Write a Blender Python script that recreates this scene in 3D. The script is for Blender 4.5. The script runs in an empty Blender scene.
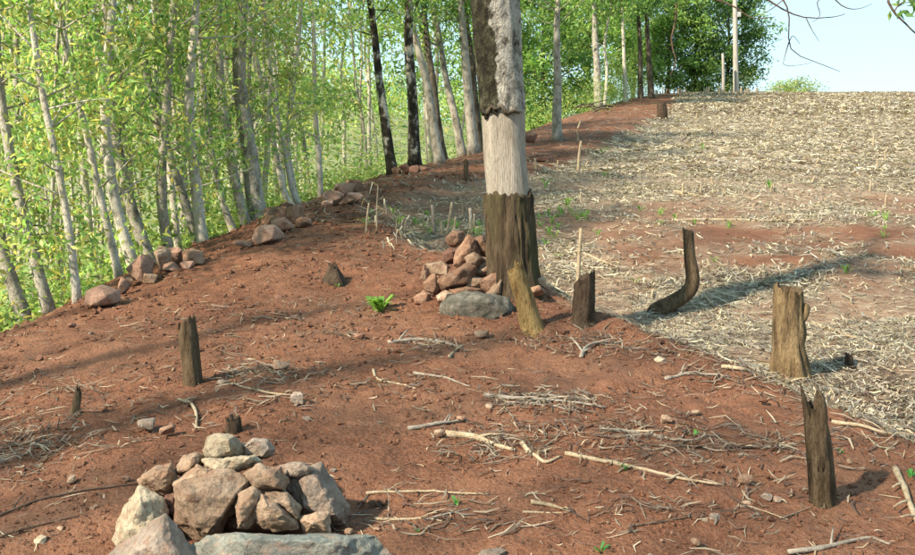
import bpy, bmesh, math, random
import numpy as np
from mathutils import Vector, noise as mnoise

random.seed(11)
rng = np.random.default_rng(11)
R = math.radians
sc = bpy.context.scene

# ------------------------------------------------------------------ camera, sky, sun, exposure
F_PX, CU, CV, V0, CAM_H = 1000.0, 457.5, 277.5, 150.0, 1.6
PITCH = math.atan((CV - V0) / F_PX)
cam_d = bpy.data.cameras.new("camera")
cam = bpy.data.objects.new("camera", cam_d)
sc.collection.objects.link(cam)
cam.location = (0, 0, CAM_H)
cam.rotation_euler = (math.pi / 2 - PITCH, 0, 0)
cam_d.sensor_fit = 'HORIZONTAL'
cam_d.sensor_width = 36
cam_d.lens = 36 * F_PX / 915
cam_d.clip_start = 0.05
cam_d.clip_end = 3000
sc.camera = cam

SUN_EL = R(38)
SUN_XY = Vector((-0.79, -0.61)).normalized()          # horizontal direction towards the sun
world = bpy.data.worlds.new("World")
sc.world = world
world.use_nodes = True
wn = world.node_tree.nodes
bg = wn["Background"]
sky = wn.new("ShaderNodeTexSky")
sky.sky_type = 'NISHITA'
sky.sun_disc = False
sky.sun_elevation = SUN_EL
sky.sun_rotation = math.atan2(SUN_XY.x, SUN_XY.y)
sky.air_density = 1.0
sky.dust_density = 0.1
sky.ozone_density = 2.5
veil = wn.new("ShaderNodeMix"); veil.data_type = 'RGBA'
veil.inputs[0].default_value = 0.86                       # thin even high haze over the clear sky, all round
veil.inputs[7].default_value = (2.0, 2.95, 3.35, 1)
world.node_tree.links.new(sky.outputs[0], veil.inputs[6])
world.node_tree.links.new(veil.outputs[2], bg.inputs[0])
bg.inputs[1].default_value = 0.125
sun_d = bpy.data.lights.new("sun", 'SUN')
sun_d.energy = 4.3
sun_d.angle = R(2.0)
sun_d.color = (1.0, 0.87, 0.68)
sun = bpy.data.objects.new("sun", sun_d)
sc.collection.objects.link(sun)
sdir = Vector((SUN_XY.x * math.cos(SUN_EL), SUN_XY.y * math.cos(SUN_EL), math.sin(SUN_EL)))
sun.rotation_euler = (-sdir).to_track_quat('-Z', 'Y').to_euler()
sun.location = (-20, -5, 20)

sc.view_settings.view_transform = 'Standard'
sc.view_settings.look = 'None'
sc.view_settings.gamma = 1
sc.view_settings.use_curve_mapping = False
sc.view_settings.exposure = 1.48
sc.render.engine = 'CYCLES'
sc.cycles.use_denoising = True
sc.cycles.max_bounces = 8
sc.cycles.diffuse_bounces = 3
sc.cycles.transmission_bounces = 4
sc.cycles.transparent_max_bounces = 4
sc.cycles.caustics_reflective = False
sc.cycles.caustics_refractive = False

COL = sc.collection

# ------------------------------------------------------------------ helpers: pixels, noise
def ray(u, v):
    x = (u - CU) / F_PX
    yv = -(v - CV) / F_PX
    return np.array([x, math.cos(PITCH) + yv * math.sin(PITCH), -math.sin(PITCH) + yv * math.cos(PITCH)])

def at(u, v, d):
    """Point seen at pixel u, v at the distance y = d."""
    r = ray(u, v)
    return Vector((r[0] / r[1] * d, d, CAM_H + r[2] / r[1] * d))

def px(d):
    return d / F_PX

def vn(x, y, seed):
    ix = np.floor(x).astype(np.int64); iy = np.floor(y).astype(np.int64)
    fx = x - ix; fy = y - iy
    fx = fx * fx * (3 - 2 * fx); fy = fy * fy * (3 - 2 * fy)
    def h(a, b):
        n = (a * 374761393 + b * 668265263 + seed * 1442695041) & 0xFFFFFFFF
        n = ((n ^ (n >> 13)) * 1274126177) & 0xFFFFFFFF
        n = n ^ (n >> 16)
        return (n & 0xFFFF) / 65535.0
    a = h(ix, iy); b = h(ix + 1, iy); c = h(ix, iy + 1); d = h(ix + 1, iy + 1)
    return (a * (1 - fx) + b * fx) * (1 - fy) + (c * (1 - fx) + d * fx) * fy - 0.5

def sstep(a, b, x):
    t = np.clip((x - a) / (b - a), 0, 1)
    return t * t * (3 - 2 * t)

class Prof:
    """Smooth monotone-ish profile through points (cubic Hermite)."""
    def __init__(self, pts):
        self.x = np.array([p[0] for p in pts], float); self.y = np.array([p[1] for p in pts], float)
        s = np.diff(self.y) / np.diff(self.x)
        m = np.zeros(len(self.x)); m[0] = s[0]; m[-1] = s[-1]
        m[1:-1] = (s[:-1] + s[1:]) / 2
        self.m = m
    def __call__(self, q):
        q = np.asarray(q, float)
        qc = np.clip(q, self.x[0], self.x[-1])
        i = np.clip(np.searchsorted(self.x, qc) - 1, 0, len(self.x) - 2)
        h = self.x[i + 1] - self.x[i]; t = (qc - self.x[i]) / h
        y = ((2*t**3 - 3*t**2 + 1) * self.y[i] + (t**3 - 2*t**2 + t) * h * self.m[i]
             + (-2*t**3 + 3*t**2) * self.y[i+1] + (t**3 - t**2) * h * self.m[i+1])
        return y + np.where(q > self.x[-1], (q - self.x[-1]) * self.m[-1], 0) + np.where(q < self.x[0], (q - self.x[0]) * self.m[0], 0)

def zv(v, d):
    r = ray(CU, v)
    return CAM_H + r[2] / r[1] * d

# heights along the ridge, the field and the grove edge; plan lines of both edges
C_PROF = Prof([(-30, -1.2), (0, -0.1)] + [(d, zv(v, d)) for v, d in ((555, 3.8), (400, 5.6), (340, 6.9), (285, 8.6), (240, 11), (200, 15), (180, 18), (155, 24), (130, 31), (108, 48), (100, 56), (93.5, 68))] + [(80, 5.75), (110, 5.0), (200, 0), (500, -20)])
F_PROF = Prof([(-30, -2.2), (0, -0.75), (4, -0.35)] + [(d, zv(v, d)) for v, d in ((420, 6.2), (380, 7.0), (330, 8.5), (290, 10), (250, 12), (210, 15.5), (180, 19.5), (150, 26), (125, 36), (108, 48), (100, 56), (93.5, 68))] + [(80, 5.75), (110, 5.0), (200, 0), (500, -20)])
E_PROF = Prof([(-30, -2.0), (0, -0.5), (4, -0.15), (7.5, 0.2), (10, 0.35), (14, 0.7), (22, 1.12), (28, 1.55), (35, 2.3), (50, 3.65), (60, 4.6), (80, 5.4), (200, 0), (500, -20)])
XL = Prof([(-30, -6.5), (0, -4.2), (4, -3.95), (7.5, -3.5), (10, -3.15), (14, -2.55), (22, -1.3), (28, 0.5), (35, 2.6), (50, 7.0), (60, 10.2), (100, 22)])
XR = Prof([(-30, 5), (0, 3.6), (3, 3.2), (4, 2.85), (5.3, 2.42), (6.2, 2.0), (7.5, 1.4), (8.6, 0.9), (10, 0.3), (11.5, -0.5), (13, -1.0), (15, -1.2), (18, -0.1), (20, 1.5), (25, 3.4), (35, 6.5), (45, 9.6), (60, 13), (100, 24)])

MOUNDS = []
def H(x, y, fine=True):
    x = np.asarray(x, float); y = np.asarray(y, float)
    c = C_PROF(y); f = F_PROF(y); e = E_PROF(y); xl = XL(y); xr = XR(y)
    wob = vn(x * 0.9, y * 0.9, 5) * 0.35
    k = sstep(-0.35, 0.45, x - xr + wob)
    ridge = c.copy()
    span = np.maximum((xr + xl) / 2 - xl, 1.2)
    t = np.clip((xl + span - x) / span, 0, 1)
    ridge = c - (c - e) * t ** 2
    z = ridge * (1 - k) + f * k
    over = np.maximum(xl - x, 0)                         # past the grove edge the ground drops away
    drop = 3.2 * (1 - np.exp(-(over ** 1.35) * 0.16))
    z = z - drop
    z = z + 13 * (1 - np.exp(-np.maximum(over - 12, 0) * 0.018))      # far side of the little valley
    near = np.exp(-np.maximum(y - 10, 0) / 18)
    z = z + vn(x * 0.7 + 3, y * 0.7, 1) * 0.07 + vn(x * 1.9, y * 1.9, 2) * 0.05
    for mx, my, mr, mh in MOUNDS:
        z = z + mh * np.exp(-((x - mx) ** 2 + (y - my) ** 2) / (mr * mr))
    if fine:
        soil = 1 - 0.4 * k
        z = z + near * soil * (vn(x * 4.3, y * 5.1, 3) * 0.036 + vn(x * 11, y * 12, 4) * 0.022 + vn(x * 29, y * 31, 8) * 0.010)
    return z

def Hs(x, y):
    return float(H(np.array([x]), np.array([y]))[0])

_ds = np.concatenate([np.arange(2.2, 20, 0.02), np.arange(20, 130, 0.1)])
def ground(u, v):
    """First terrain point on the ray through pixel u, v."""
    r = ray(u, v)
    X = r[0] / r[1] * _ds; Z = CAM_H + r[2] / r[1] * _ds
    hit = np.nonzero(Z <= H(X, _ds, False))[0]
    if len(hit) == 0:
        d = 66.0
    else:
        d = float(_ds[hit[0]])
    x = r[0] / r[1] * d
    return Vector((x, d, Hs(x, d)))

# earth heaped at the foot of stumps and of the big tree
_m = []
for u, v, mr, mh in [(193, 386, .2, .03), (531, 329, .24, .06), (590, 323, .26, .06), (791, 382, .3, .05), (823, 504, .2, .04), (512, 294, .5, .07), (333, 283, .2, .03), (76, 418, .15, .02)]:
    g0 = ground(u, v); _m.append((g0.x, g0.y, mr, mh))
MOUNDS.extend(_m)

# ------------------------------------------------------------------ helpers: meshes and objects
def np_mesh(name, V, F, colors=None, smooth=True, attr='col'):
    V = np.asarray(V, np.float32); F = np.asarray(F, np.int32)
    me = bpy.data.meshes.new(name)
    n, k = F.shape
    me.vertices.add(len(V)); me.vertices.foreach_set('co', V.ravel())
    me.loops.add(n * k); me.loops.foreach_set('vertex_index', F.ravel())
    me.polygons.add(n)
    me.polygons.foreach_set('loop_start', np.arange(0, n * k, k, dtype=np.int32))
    me.polygons.foreach_set('loop_total', np.full(n, k, np.int32))
    me.update(calc_edges=True)
    me.polygons.foreach_set('use_smooth', np.full(n, smooth))
    if colors is not None:
        a = me.color_attributes.new(attr, 'FLOAT_COLOR', 'POINT')
        c = np.ones((len(V), 4), np.float32); c[:, :3] = colors
        a.data.foreach_set('color', c.ravel())
    return me

def link(name, me, mat=None, parent=None):
    o = bpy.data.objects.new(name, me)
    COL.objects.link(o)
    if mat is not None:
        me.materials.append(M[mat])
    if parent is not None:
        o.parent = parent
    return o

def tag(o, label=None, cat=None, group=None, kind=None):
    for k, v in (('label', label), ('category', cat), ('group', group), ('kind', kind)):
        if v:
            o[k] = v
    return o

def empty(name, loc=(0, 0, 0)):
    o = bpy.data.objects.new(name, None)
    COL.objects.link(o)
    o.location = loc
    o.empty_display_size = 0.1
    return o

def child(name, V, F, mat, root, colors=None, smooth=True, kind=None):
    """A part in world coordinates put under an Empty without rotation."""
    V = np.asarray(V, float) - np.array(root.location)
    o = link(name, np_mesh(name, V, F, colors, smooth), mat, root)
    if kind:
        o['kind'] = kind
    return o

def smooth_path(P, n):
    P = [Vector(p) for p in P]
    if len(P) == 2:
        return [P[0].lerp(P[1], i / (n - 1)) for i in range(n)]
    out = []
    Q = [P[0] * 2 - P[1]] + P + [P[-1] * 2 - P[-2]]
    for i in range(n):
        s = i / (n - 1) * (len(P) - 1)
        k = min(int(s), len(P) - 2); t = s - k
        a, b, c, d = Q[k:k+4]
        out.append(0.5 * ((2*b) + (c-a)*t + (2*a-5*b+4*c-d)*t*t + (3*b-a-3*c+d)*t**3))
    return out

def tube(P, rad, ns=8, rough=0.0, seed=0, cap=True):
    """Tube along P with radii rad -> V, F (quads; caps as degenerate-free fans folded to quads)."""
    P = np.array([list(p) for p in P], float); n = len(P)
    rad = np.broadcast_to(np.asarray(rad, float), (n,))
    T = np.gradient(P, axis=0); T /= np.linalg.norm(T, axis=1)[:, None] + 1e-9
    ref = np.array([0, 1.0, 0]) if abs(T[:, 1]).mean() < 0.8 else np.array([1.0, 0, 0])
    A = np.cross(T, ref); A /= np.linalg.norm(A, axis=1)[:, None] + 1e-9
    B = np.cross(T, A)
    th = np.arange(ns) / ns * 2 * math.pi
    r = np.repeat(rad[:, None], ns, 1)
    if rough:
        ii = np.repeat(np.arange(n)[:, None], ns, 1); jj = np.repeat(np.arange(ns)[None], n, 0)
        q = np.minimum(jj, ns - jj)
        r = r * (1 + rough * (vn(ii * 0.45 + seed * 7.3, q * 0.9 + jj * 0.001, seed + 1) * 1.6 + vn(ii * 1.7, q * 1.7, seed + 9)))
    V = P[:, None] + r[..., None] * (np.cos(th)[None, :, None] * A[:, None] + np.sin(th)[None, :, None] * B[:, None])
    V = V.reshape(-1, 3)
    i = np.arange(n - 1)[:, None] * ns; j = np.arange(ns)[None]
    F = np.stack([i + j, i + (j + 1) % ns, i + ns + (j + 1) % ns, i + ns + j], -1).reshape(-1, 4)
    if cap:
        V = np.vstack([V, P[0] - T[0] * rad[0] * 0.15, P[-1] + T[-1] * rad[-1] * 0.15])
        b0, b1 = len(V) - 2, len(V) - 1
        h = ns // 2
        caps = []
        for k in range(0, ns, 2):
            caps.append([b0, (k + 2) % ns, k + 1 if k + 1 < ns else 0, k])
            o = (n - 1) * ns
            caps.append([b1, o + k, o + (k + 1) % ns, o + (k + 2) % ns])
        F = np.vstack([F, np.array(caps)])
    return V, F

def join(parts):
    Vs, Fs, n = [], [], 0
    for V, F in parts:
        Vs.append(V); Fs.append(F + n); n += len(V)
    return np.vstack(Vs), np.vstack(Fs)

def leaves(centers, size, palette, droop=0.5, jitter=0.35, aspect=0.36):
    """Folded diamond leaves at centers -> V, F, colours."""
    C = np.asarray(centers, float); n = len(C)
    L = size * rng.uniform(1 - jitter, 1 + jitter, n)
    a = rng.uniform(0, 2 * math.pi, n)
    el = rng.normal(-droop, 0.55, n)
    ax = np.stack([np.cos(a) * np.cos(el), np.sin(a) * np.cos(el), np.sin(el)], 1)
    up = rng.normal(0, 0.6, (n, 3)); up[:, 2] += 0.9
    sd = np.cross(ax, up); sd /= np.linalg.norm(sd, axis=1)[:, None] + 1e-9
    nr = np.cross(sd, ax)
    W = L * aspect * rng.uniform(0.8, 1.2, n)
    b = C - ax * L[:, None] * 0.5
    m = C + nr * (W * 0.22)[:, None] - ax * (L * 0.05)[:, None]
    V = np.stack([b, m + sd * W[:, None] * 0.5, C + ax * L[:, None] * 0.5 - nr * (L * 0.12)[:, None], m - sd * W[:, None] * 0.5], 1)
    F = np.arange(n * 4).reshape(n, 4)
    pal = np.array(palette)
    c = pal[rng.integers(0, len(pal), n)] * rng.uniform(0.7, 1.3, (n, 1))
    return V.reshape(-1, 3), F, np.repeat(c, 4, 0)

# ------------------------------------------------------------------ materials
M = {}
def mat(name):
    m = bpy.data.materials.new(name)
    m.use_nodes = True
    M[name] = m
    nt = m.node_tree
    return m, nt, nt.nodes, nt.links, nt.nodes["Principled BSDF"]

def nz(N, L, scale, detail=4, rough=0.6, vec=None, dim='3D'):
    n = N.new("ShaderNodeTexNoise"); n.noise_dimensions = dim
    n.inputs['Scale'].default_value = scale; n.inputs['Detail'].default_value = detail; n.inputs['Roughness'].default_value = rough
    if vec is not None: L.new(vec, n.inputs['Vector'])
    return n.outputs['Fac']

def ramp(N, L, fac, stops, interp='LINEAR'):
    r = N.new("ShaderNodeValToRGB"); r.color_ramp.interpolation = interp
    e = r.color_ramp.elements
    while len(e) < len(stops): e.new(0.5)
    for k, (p, c) in enumerate(stops):
        e[k].position = p; e[k].color = (c[0], c[1], c[2], 1) if not isinstance(c, (int, float)) else (c, c, c, 1)
    L.new(fac, r.inputs[0])
    return r.outputs[0]

def mix(N, L, fac, a, b, mode='MIX'):
    m = N.new("ShaderNodeMix"); m.data_type = 'RGBA'; m.blend_type = mode
    for s, i in ((fac, 0), (a, 6), (b, 7)):
        if isinstance(s, (int, float)): m.inputs[i].default_value = s
        elif isinstance(s, tuple): m.inputs[i].default_value = (*s, 1)
        else: L.new(s, m.inputs[i])
    return m.outputs[2]

def math_n(N, L, op, a, b):
    m = N.new("ShaderNodeMath"); m.operation = op
    for s, i in ((a, 0), (b, 1)):
        if isinstance(s, (int, float)): m.inputs[i].default_value = s
        else: L.new(s, m.inputs[i])
    return m.outputs[0]

def bump(N, L, h, strength, dist, bs):
    b = N.new("ShaderNodeBump"); b.inputs['Strength'].default_value = strength; b.inputs['Distance'].default_value = dist
    L.new(h, b.inputs['Height']); L.new(b.outputs[0], bs.inputs['Normal'])

def coords(N, L, kind='Object', scale=(1, 1, 1)):
    t = N.new("ShaderNodeTexCoord"); mp = N.new("ShaderNodeMapping"); mp.inputs['Scale'].default_value = scale
    L.new(t.outputs[kind], mp.inputs[0])
    return mp.outputs[0]

def mat_ground():
    m, nt, N, L, bs = mat('ground')
    co = coords(N, L)
    n1 = nz(N, L, 0.9, 5, 0.65, co); n2 = nz(N, L, 9, 5, 0.7, co); n3 = nz(N, L, 55, 4, 0.7, co)
    soil = ramp(N, L, n2, [(0.25, (0.076, 0.030, 0.016)), (0.5, (0.145, 0.060, 0.033)), (0.75, (0.205, 0.093, 0.053))])
    soil = mix(N, L, ramp(N, L, n1, [(0.45, 0), (0.68, 0.6)]), soil, (0.225, 0.118, 0.072))
    soil = mix(N, L, ramp(N, L, nz(N, L, 0.6, 4, 0.7, co), [(0.30, 0.75), (0.50, 0)]), soil, (0.085, 0.034, 0.02))
    soil = mix(N, L, ramp(N, L, n3, [(0.42, 0), (0.75, 0.6)]), soil, (0.27, 0.155, 0.10))
    soil = mix(N, L, ramp(N, L, n3, [(0.2, 0.55), (0.4, 0)]), soil, (0.06, 0.025, 0.015))
    s1 = nz(N, L, 14, 5, 0.75, coords(N, L, scale=(0.55, 1.6, 1))); s2 = nz(N, L, 2.2, 4, 0.6, co)
    straw = ramp(N, L, s1, [(0.32, (0.125, 0.066, 0.042)), (0.44, (0.24, 0.18, 0.125)), (0.56, (0.39, 0.335, 0.245)), (0.70, (0.52, 0.475, 0.365))])
    straw = mix(N, L, ramp(N, L, s2, [(0.48, 0), (0.72, 0.55)]), straw, (0.19, 0.135, 0.10))
    fl = ramp(N, L, n2, [(0.3, (0.17, 0.20, 0.09)), (0.7, (0.30, 0.31, 0.17))])
    at_ = N.new("ShaderNodeAttribute"); at_.attribute_name = 'mask'
    sp = N.new("ShaderNodeSeparateColor"); L.new(at_.outputs['Color'], sp.inputs[0])
    col = mix(N, L, sp.outputs[0], soil, straw)
    col = mix(N, L, sp.outputs[1], col, fl)
    L.new(col, bs.inputs['Base Color'])
    bs.inputs['Roughness'].default_value = 0.95
    bs.inputs['Specular IOR Level'].default_value = 0.15
    vo = N.new("ShaderNodeTexVoronoi"); vo.inputs['Scale'].default_value = 38; L.new(co, vo.inputs['Vector'])
    h = math_n(N, L, 'ADD', n3, math_n(N, L, 'MULTIPLY', vo.outputs['Distance'], -0.25))
    h = math_n(N, L, 'ADD', h, math_n(N, L, 'MULTIPLY', n2, 1.6))
    bump(N, L, h, 0.85, 0.025, bs)
mat_ground()

def mat_rock(name, a, b, c, scale=7.0, speck=None):
    m, nt, N, L, bs = mat(name)
    co = coords(N, L)
    oi = N.new("ShaderNodeObjectInfo")
    add = N.new("ShaderNodeVectorMath"); add.operation = 'ADD'
    L.new(co, add.inputs[0]); L.new(oi.outputs['Random'], add.inputs[1])
    n1 = nz(N, L, scale, 6, 0.65, add.outputs[0]); n2 = nz(N, L, scale * 7, 5, 0.7, add.outputs[0])
    col = ramp(N, L, n1, [(0.3, a), (0.52, b), (0.72, c)])
    col = mix(N, L, ramp(N, L, n2, [(0.35, 0.45), (0.55, 0)]), col, tuple(q * 0.5 for q in a))
    if speck:
        col = mix(N, L, ramp(N, L, nz(N, L, scale * 2.4, 5, 0.75, add.outputs[0]), [(0.52, 0), (0.62, 0.75)]), col, speck)
    hs = N.new("ShaderNodeHueSaturation")
    L.new(col, hs.inputs['Color'])
    L.new(math_n(N, L, 'ADD', math_n(N, L, 'MULTIPLY', oi.outputs['Random'], 0.45), 0.78), hs.inputs['Value'])
    L.new(hs.outputs[0], bs.inputs['Base Color'])
    bs.inputs['Roughness'].default_value = 0.9
    bs.inputs['Specular IOR Level'].default_value = 0.25
    bump(N, L, math_n(N, L, 'ADD', n2, math_n(N, L, 'MULTIPLY', n1, 1.5)), 1.0, 0.016, bs)
mat_rock('rock_tan', (0.19, 0.12, 0.078), (0.32, 0.225, 0.155), (0.43, 0.325, 0.24), speck=(0.23, 0.125, 0.083))
mat_rock('rock_pale', (0.26, 0.21, 0.145), (0.42, 0.35, 0.25), (0.54, 0.47, 0.35), speck=(0.28, 0.19, 0.13))
mat_rock('rock_grey', (0.17, 0.132, 0.105), (0.28, 0.222, 0.178), (0.37, 0.30, 0.245), speck=(0.24, 0.15, 0.105))
mat_rock('rock_teal', (0.13, 0.13, 0.112), (0.21, 0.215, 0.185), (0.28, 0.285, 0.25), speck=(0.30, 0.21, 0.16))
mat_rock('rock_red', (0.13, 0.070, 0.045), (0.235, 0.132, 0.085), (0.33, 0.205, 0.14), speck=(0.30, 0.215, 0.15))
mat_rock('rock_moss', (0.06, 0.055, 0.042), (0.15, 0.135, 0.11), (0.30, 0.265, 0.22), scale=14, speck=(0.06, 0.07, 0.05))
mat_rock('rock_darkred', (0.12, 0.06, 0.042), (0.22, 0.115, 0.08), (0.31, 0.18, 0.13))
mat_rock('rock_pink', (0.22, 0.125, 0.088), (0.36, 0.22, 0.16), (0.46, 0.31, 0.235))
mat_rock('clod', (0.08, 0.035, 0.020), (0.145, 0.066, 0.038), (0.22, 0.11, 0.067))

def mat_bark(name, dark, mid, pale, blotch=(0.48, 0.60), scale=6.0, vert=0.28, bstr=0.8, moss=None):
    m, nt, N, L, bs = mat(name)
    co = coords(N, L, scale=(1, 1, vert))
    oi = N.new("ShaderNodeObjectInfo")
    add = N.new("ShaderNodeVectorMath"); add.operation = 'ADD'
    L.new(co, add.inputs[0]); L.new(oi.outputs['Random'], add.inputs[1])
    v = add.outputs[0]
    n1 = nz(N, L, scale, 5, 0.65, v); n2 = nz(N, L, scale * 7, 4, 0.7, v)
    col = ramp(N, L, n1, [(blotch[0] - 0.1, dark), (blotch[0], mid), (blotch[1], pale)])
    col = mix(N, L, ramp(N, L, n2, [(0.3, 0.7), (0.52, 0)]), col, tuple(q * 0.6 for q in dark))
    if moss:
        n4 = nz(N, L, scale * 0.6, 4, 0.6, co)
        col = mix(N, L, ramp(N, L, n4, [(0.5, 0), (0.65, 0.8)]), col, moss)
    L.new(col, bs.inputs['Base Color'])
    bs.inputs['Roughness'].default_value = 0.92
    bs.inputs['Specular IOR Level'].default_value = 0.15
    bump(N, L, math_n(N, L, 'ADD', n2, n1), bstr, 0.02, bs)
mat_bark('bark_pale', (0.16, 0.14, 0.11), (0.38, 0.345, 0.28), (0.54, 0.50, 0.43), (0.40, 0.58), 11, 0.6, 0.8)
mat_bark('bark_grey', (0.10, 0.09, 0.07), (0.24, 0.215, 0.175), (0.40, 0.37, 0.315), (0.42, 0.60), 10, 0.6, 0.8)
mat_bark('bark_piebald', (0.022, 0.018, 0.013), (0.07, 0.06, 0.045), (0.42, 0.39, 0.33), (0.52, 0.60), 5, 0.8, 0.7)
mat_bark('bark_dark', (0.025, 0.02, 0.015), (0.06, 0.05, 0.035), (0.17, 0.145, 0.11), (0.45, 0.66), 7, 0.35, 0.8)
mat_bark('bark_base', (0.018, 0.013, 0.009), (0.055, 0.038, 0.024), (0.135, 0.098, 0.062), (0.42, 0.66), 14, 0.16, 1.0, moss=(0.07, 0.065, 0.03))
mat_bark('bark_lichen', (0.03, 0.026, 0.018), (0.085, 0.075, 0.05), (0.40, 0.38, 0.33), (0.46, 0.60), 6.5, 0.42, 1.0, moss=(0.34, 0.33, 0.29))
mat_bark('wood_bare', (0.15, 0.12, 0.09), (0.30, 0.26, 0.21), (0.39, 0.35, 0.295), (0.38, 0.58), 20, 0.08, 1.0)
mat_bark('wood_yellow', (0.04, 0.027, 0.015), (0.145, 0.098, 0.052), (0.26, 0.185, 0.10), (0.44, 0.62), 16, 0.2, 1.0)
mat_bark('wood_gold', (0.05, 0.03, 0.014), (0.24, 0.15, 0.06), (0.38, 0.26, 0.11), (0.42, 0.60), 16, 0.2, 1.0)
mat_bark('wood_brown', (0.03, 0.021, 0.013), (0.085, 0.058, 0.034), (0.17, 0.122, 0.074), (0.42, 0.64), 18, 0.2, 1.0)
mat_bark('wood_dark', (0.022, 0.015, 0.011), (0.06, 0.04, 0.027), (0.12, 0.085, 0.057), (0.42, 0.66), 18, 0.25, 1.0)
mat_bark('stick_pale', (0.16, 0.115, 0.07), (0.28, 0.215, 0.14), (0.40, 0.33, 0.23), (0.38, 0.62), 20, 1, 0.4)
mat_bark('stick_grey', (0.10, 0.08, 0.06), (0.21, 0.175, 0.14), (0.33, 0.29, 0.24), (0.38, 0.62), 20, 1, 0.4)
mat_bark('stick_dark', (0.04, 0.025, 0.018), (0.09, 0.058, 0.04), (0.16, 0.11, 0.08), (0.38, 0.62), 20, 1, 0.4)
mat_bark('pole_wood', (0.20, 0.185, 0.16), (0.30, 0.28, 0.25), (0.40, 0.38, 0.34), (0.40, 0.62), 4, 0.1, 0.3)
mat_bark('metal_grey', (0.25, 0.26, 0.27), (0.32, 0.33, 0.34), (0.40, 0.41, 0.42), (0.40, 0.62), 4, 1, 0.1)

def mat_two_tone():
    """Bark of the big tree: dark mossy on one side, pale flaking lichen on the other."""
    m, nt, N, L, bs = mat('bark_two_tone')
    co = coords(N, L, scale=(1, 1, .7))
    sx = N.new("ShaderNodeSeparateXYZ"); tc = N.new("ShaderNodeTexCoord"); L.new(tc.outputs['Object'], sx.inputs[0])
    side = math_n(N, L, 'ADD', sx.outputs[0], math_n(N, L, 'MULTIPLY', sx.outputs[2], .077))
    n0 = nz(N, L, 3.2, 5, .7, co); n1 = nz(N, L, 12, 5, .7, co); n2 = nz(N, L, 45, 4, .7, co)
    f = math_n(N, L, 'ADD', math_n(N, L, 'MULTIPLY', side, 3.2), math_n(N, L, 'MULTIPLY', n0, 1.1))
    dark = ramp(N, L, n1, [(.40, (.012, .011, .007)), (.55, (.04, .037, .022)), (.64, (.09, .083, .055)), (.70, (.34, .33, .28))])
    pale = ramp(N, L, n1, [(.34, (.025, .022, .016)), (.42, (.16, .145, .12)), (.52, (.33, .31, .27)), (.8, (.44, .43, .39))])
    col = mix(N, L, ramp(N, L, f, [(.52, 0), (.58, 1)]), dark, pale)
    col = mix(N, L, ramp(N, L, n2, [(.3, .6), (.5, 0)]), col, (.03, .026, .02))
    L.new(col, bs.inputs['Base Color'])
    bs.inputs['Roughness'].default_value = .92
    bs.inputs['Specular IOR Level'].default_value = .15
    bump(N, L, math_n(N, L, 'ADD', n2, math_n(N, L, 'MULTIPLY', n1, 1.6)), 1.0, .03, bs)
mat_two_tone()

def mat_leaf(name, trans=0.52, rough=0.5):
    m, nt, N, L, bs = mat(name)
    a = N.new("ShaderNodeAttribute"); a.attribute_name = 'col'
    L.new(a.outputs['Color'], bs.inputs['Base Color'])
    bs.inputs['Roughness'].default_value = rough
    bs.inputs['Specular IOR Level'].default_value = 0.35
    tr = N.new("ShaderNodeBsdfTranslucent")
    tc = mix(N, L, 1.0, a.outputs['Color'], (1.45, 1.4, 0.9), 'MULTIPLY')
    L.new(tc, tr.inputs[0])
    ms = N.new("ShaderNodeMixShader"); ms.inputs[0].default_value = trans
    L.new(bs.outputs[0], ms.inputs[1]); L.new(tr.outputs[0], ms.inputs[2])
    L.new(ms.outputs[0], N["Material Output"].inputs['Surface'])
mat_leaf('leaf')
mat_leaf('straw', 0.2, 0.6)

PAL_YEL = [(0.37, 0.46, 0.15), (0.43, 0.40, 0.13), (0.29, 0.42, 0.14), (0.23, 0.39, 0.12), (0.42, 0.46, 0.17), (0.18, 0.34, 0.10)]
PAL_MID = [(0.24, 0.38, 0.11), (0.19, 0.33, 0.10), (0.30, 0.41, 0.12), (0.13, 0.26, 0.08)]
PAL_DARK = [(0.12, 0.23, 0.085), (0.16, 0.28, 0.09), (0.22, 0.34, 0.10), (0.085, 0.17, 0.065)]
PAL_STRAW = [(0.44, 0.38, 0.25), (0.36, 0.31, 0.21), (0.52, 0.47, 0.35), (0.27, 0.235, 0.17), (0.24, 0.23, 0.195), (0.15, 0.12, 0.095), (0.40, 0.37, 0.30), (0.12, 0.085, 0.06), (0.17, 0.145, 0.12), (0.14, 0.08, 0.05)]

# ------------------------------------------------------------------ the ground
def spaced(lo, hi, fine_lo, fine_hi, step, grow):
    a = list(np.arange(fine_lo, fine_hi, step)); s = step
    while a[-1] < hi:
        s *= grow; a.append(a[-1] + s)
    s = step; b = []
    x = fine_lo
    while x > lo:
        s *= grow; x -= s; b.append(x)
    return np.array(b[::-1] + a)

def field_mask(x, y):
    k = sstep(-0.3, 0.35, x - XR(y) + vn(x * 0.9, y * 0.9, 5) * 0.35 + vn(x * 2.2, y * 2.2, 21) * 0.5)
    bare = 1.25 * sstep(10.4, 11.4, y) * (1 - sstep(13.2, 15.0, y)) * sstep(0.8, 2.6, x)      # thinly covered red strip in the field
    bare2 = sstep(0.02, 0.22, vn(x * 0.55, y * 0.55, 33) + .35 * vn(x * 1.9, y * 1.9, 34)) * (1 - sstep(16, 24, y))
    bare = bare * (0.95 + 1.3 * (vn(x * 1.1, y * 1.6, 71) + .5 * vn(x * 3.1, y * 3.7, 72)))
    gap = sstep(-.2, .14, vn(x * 1.3, y * 1.3, 44) + .5 * vn(x * 4, y * 4, 45))         # earth shows between the mats of straw
    k = k * (1 - (1 - gap) * .5 * (1 - sstep(14, 26, y)))
    return np.clip(k * (1 - 0.75 * np.maximum(bare, 0.7 * bare2)), 0, 1)

def forest_mask(x, y):
    return sstep(0.3, 1.6, XL(y) - x + vn(x * 1.3, y * 1.3, 14) * 0.9)

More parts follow.
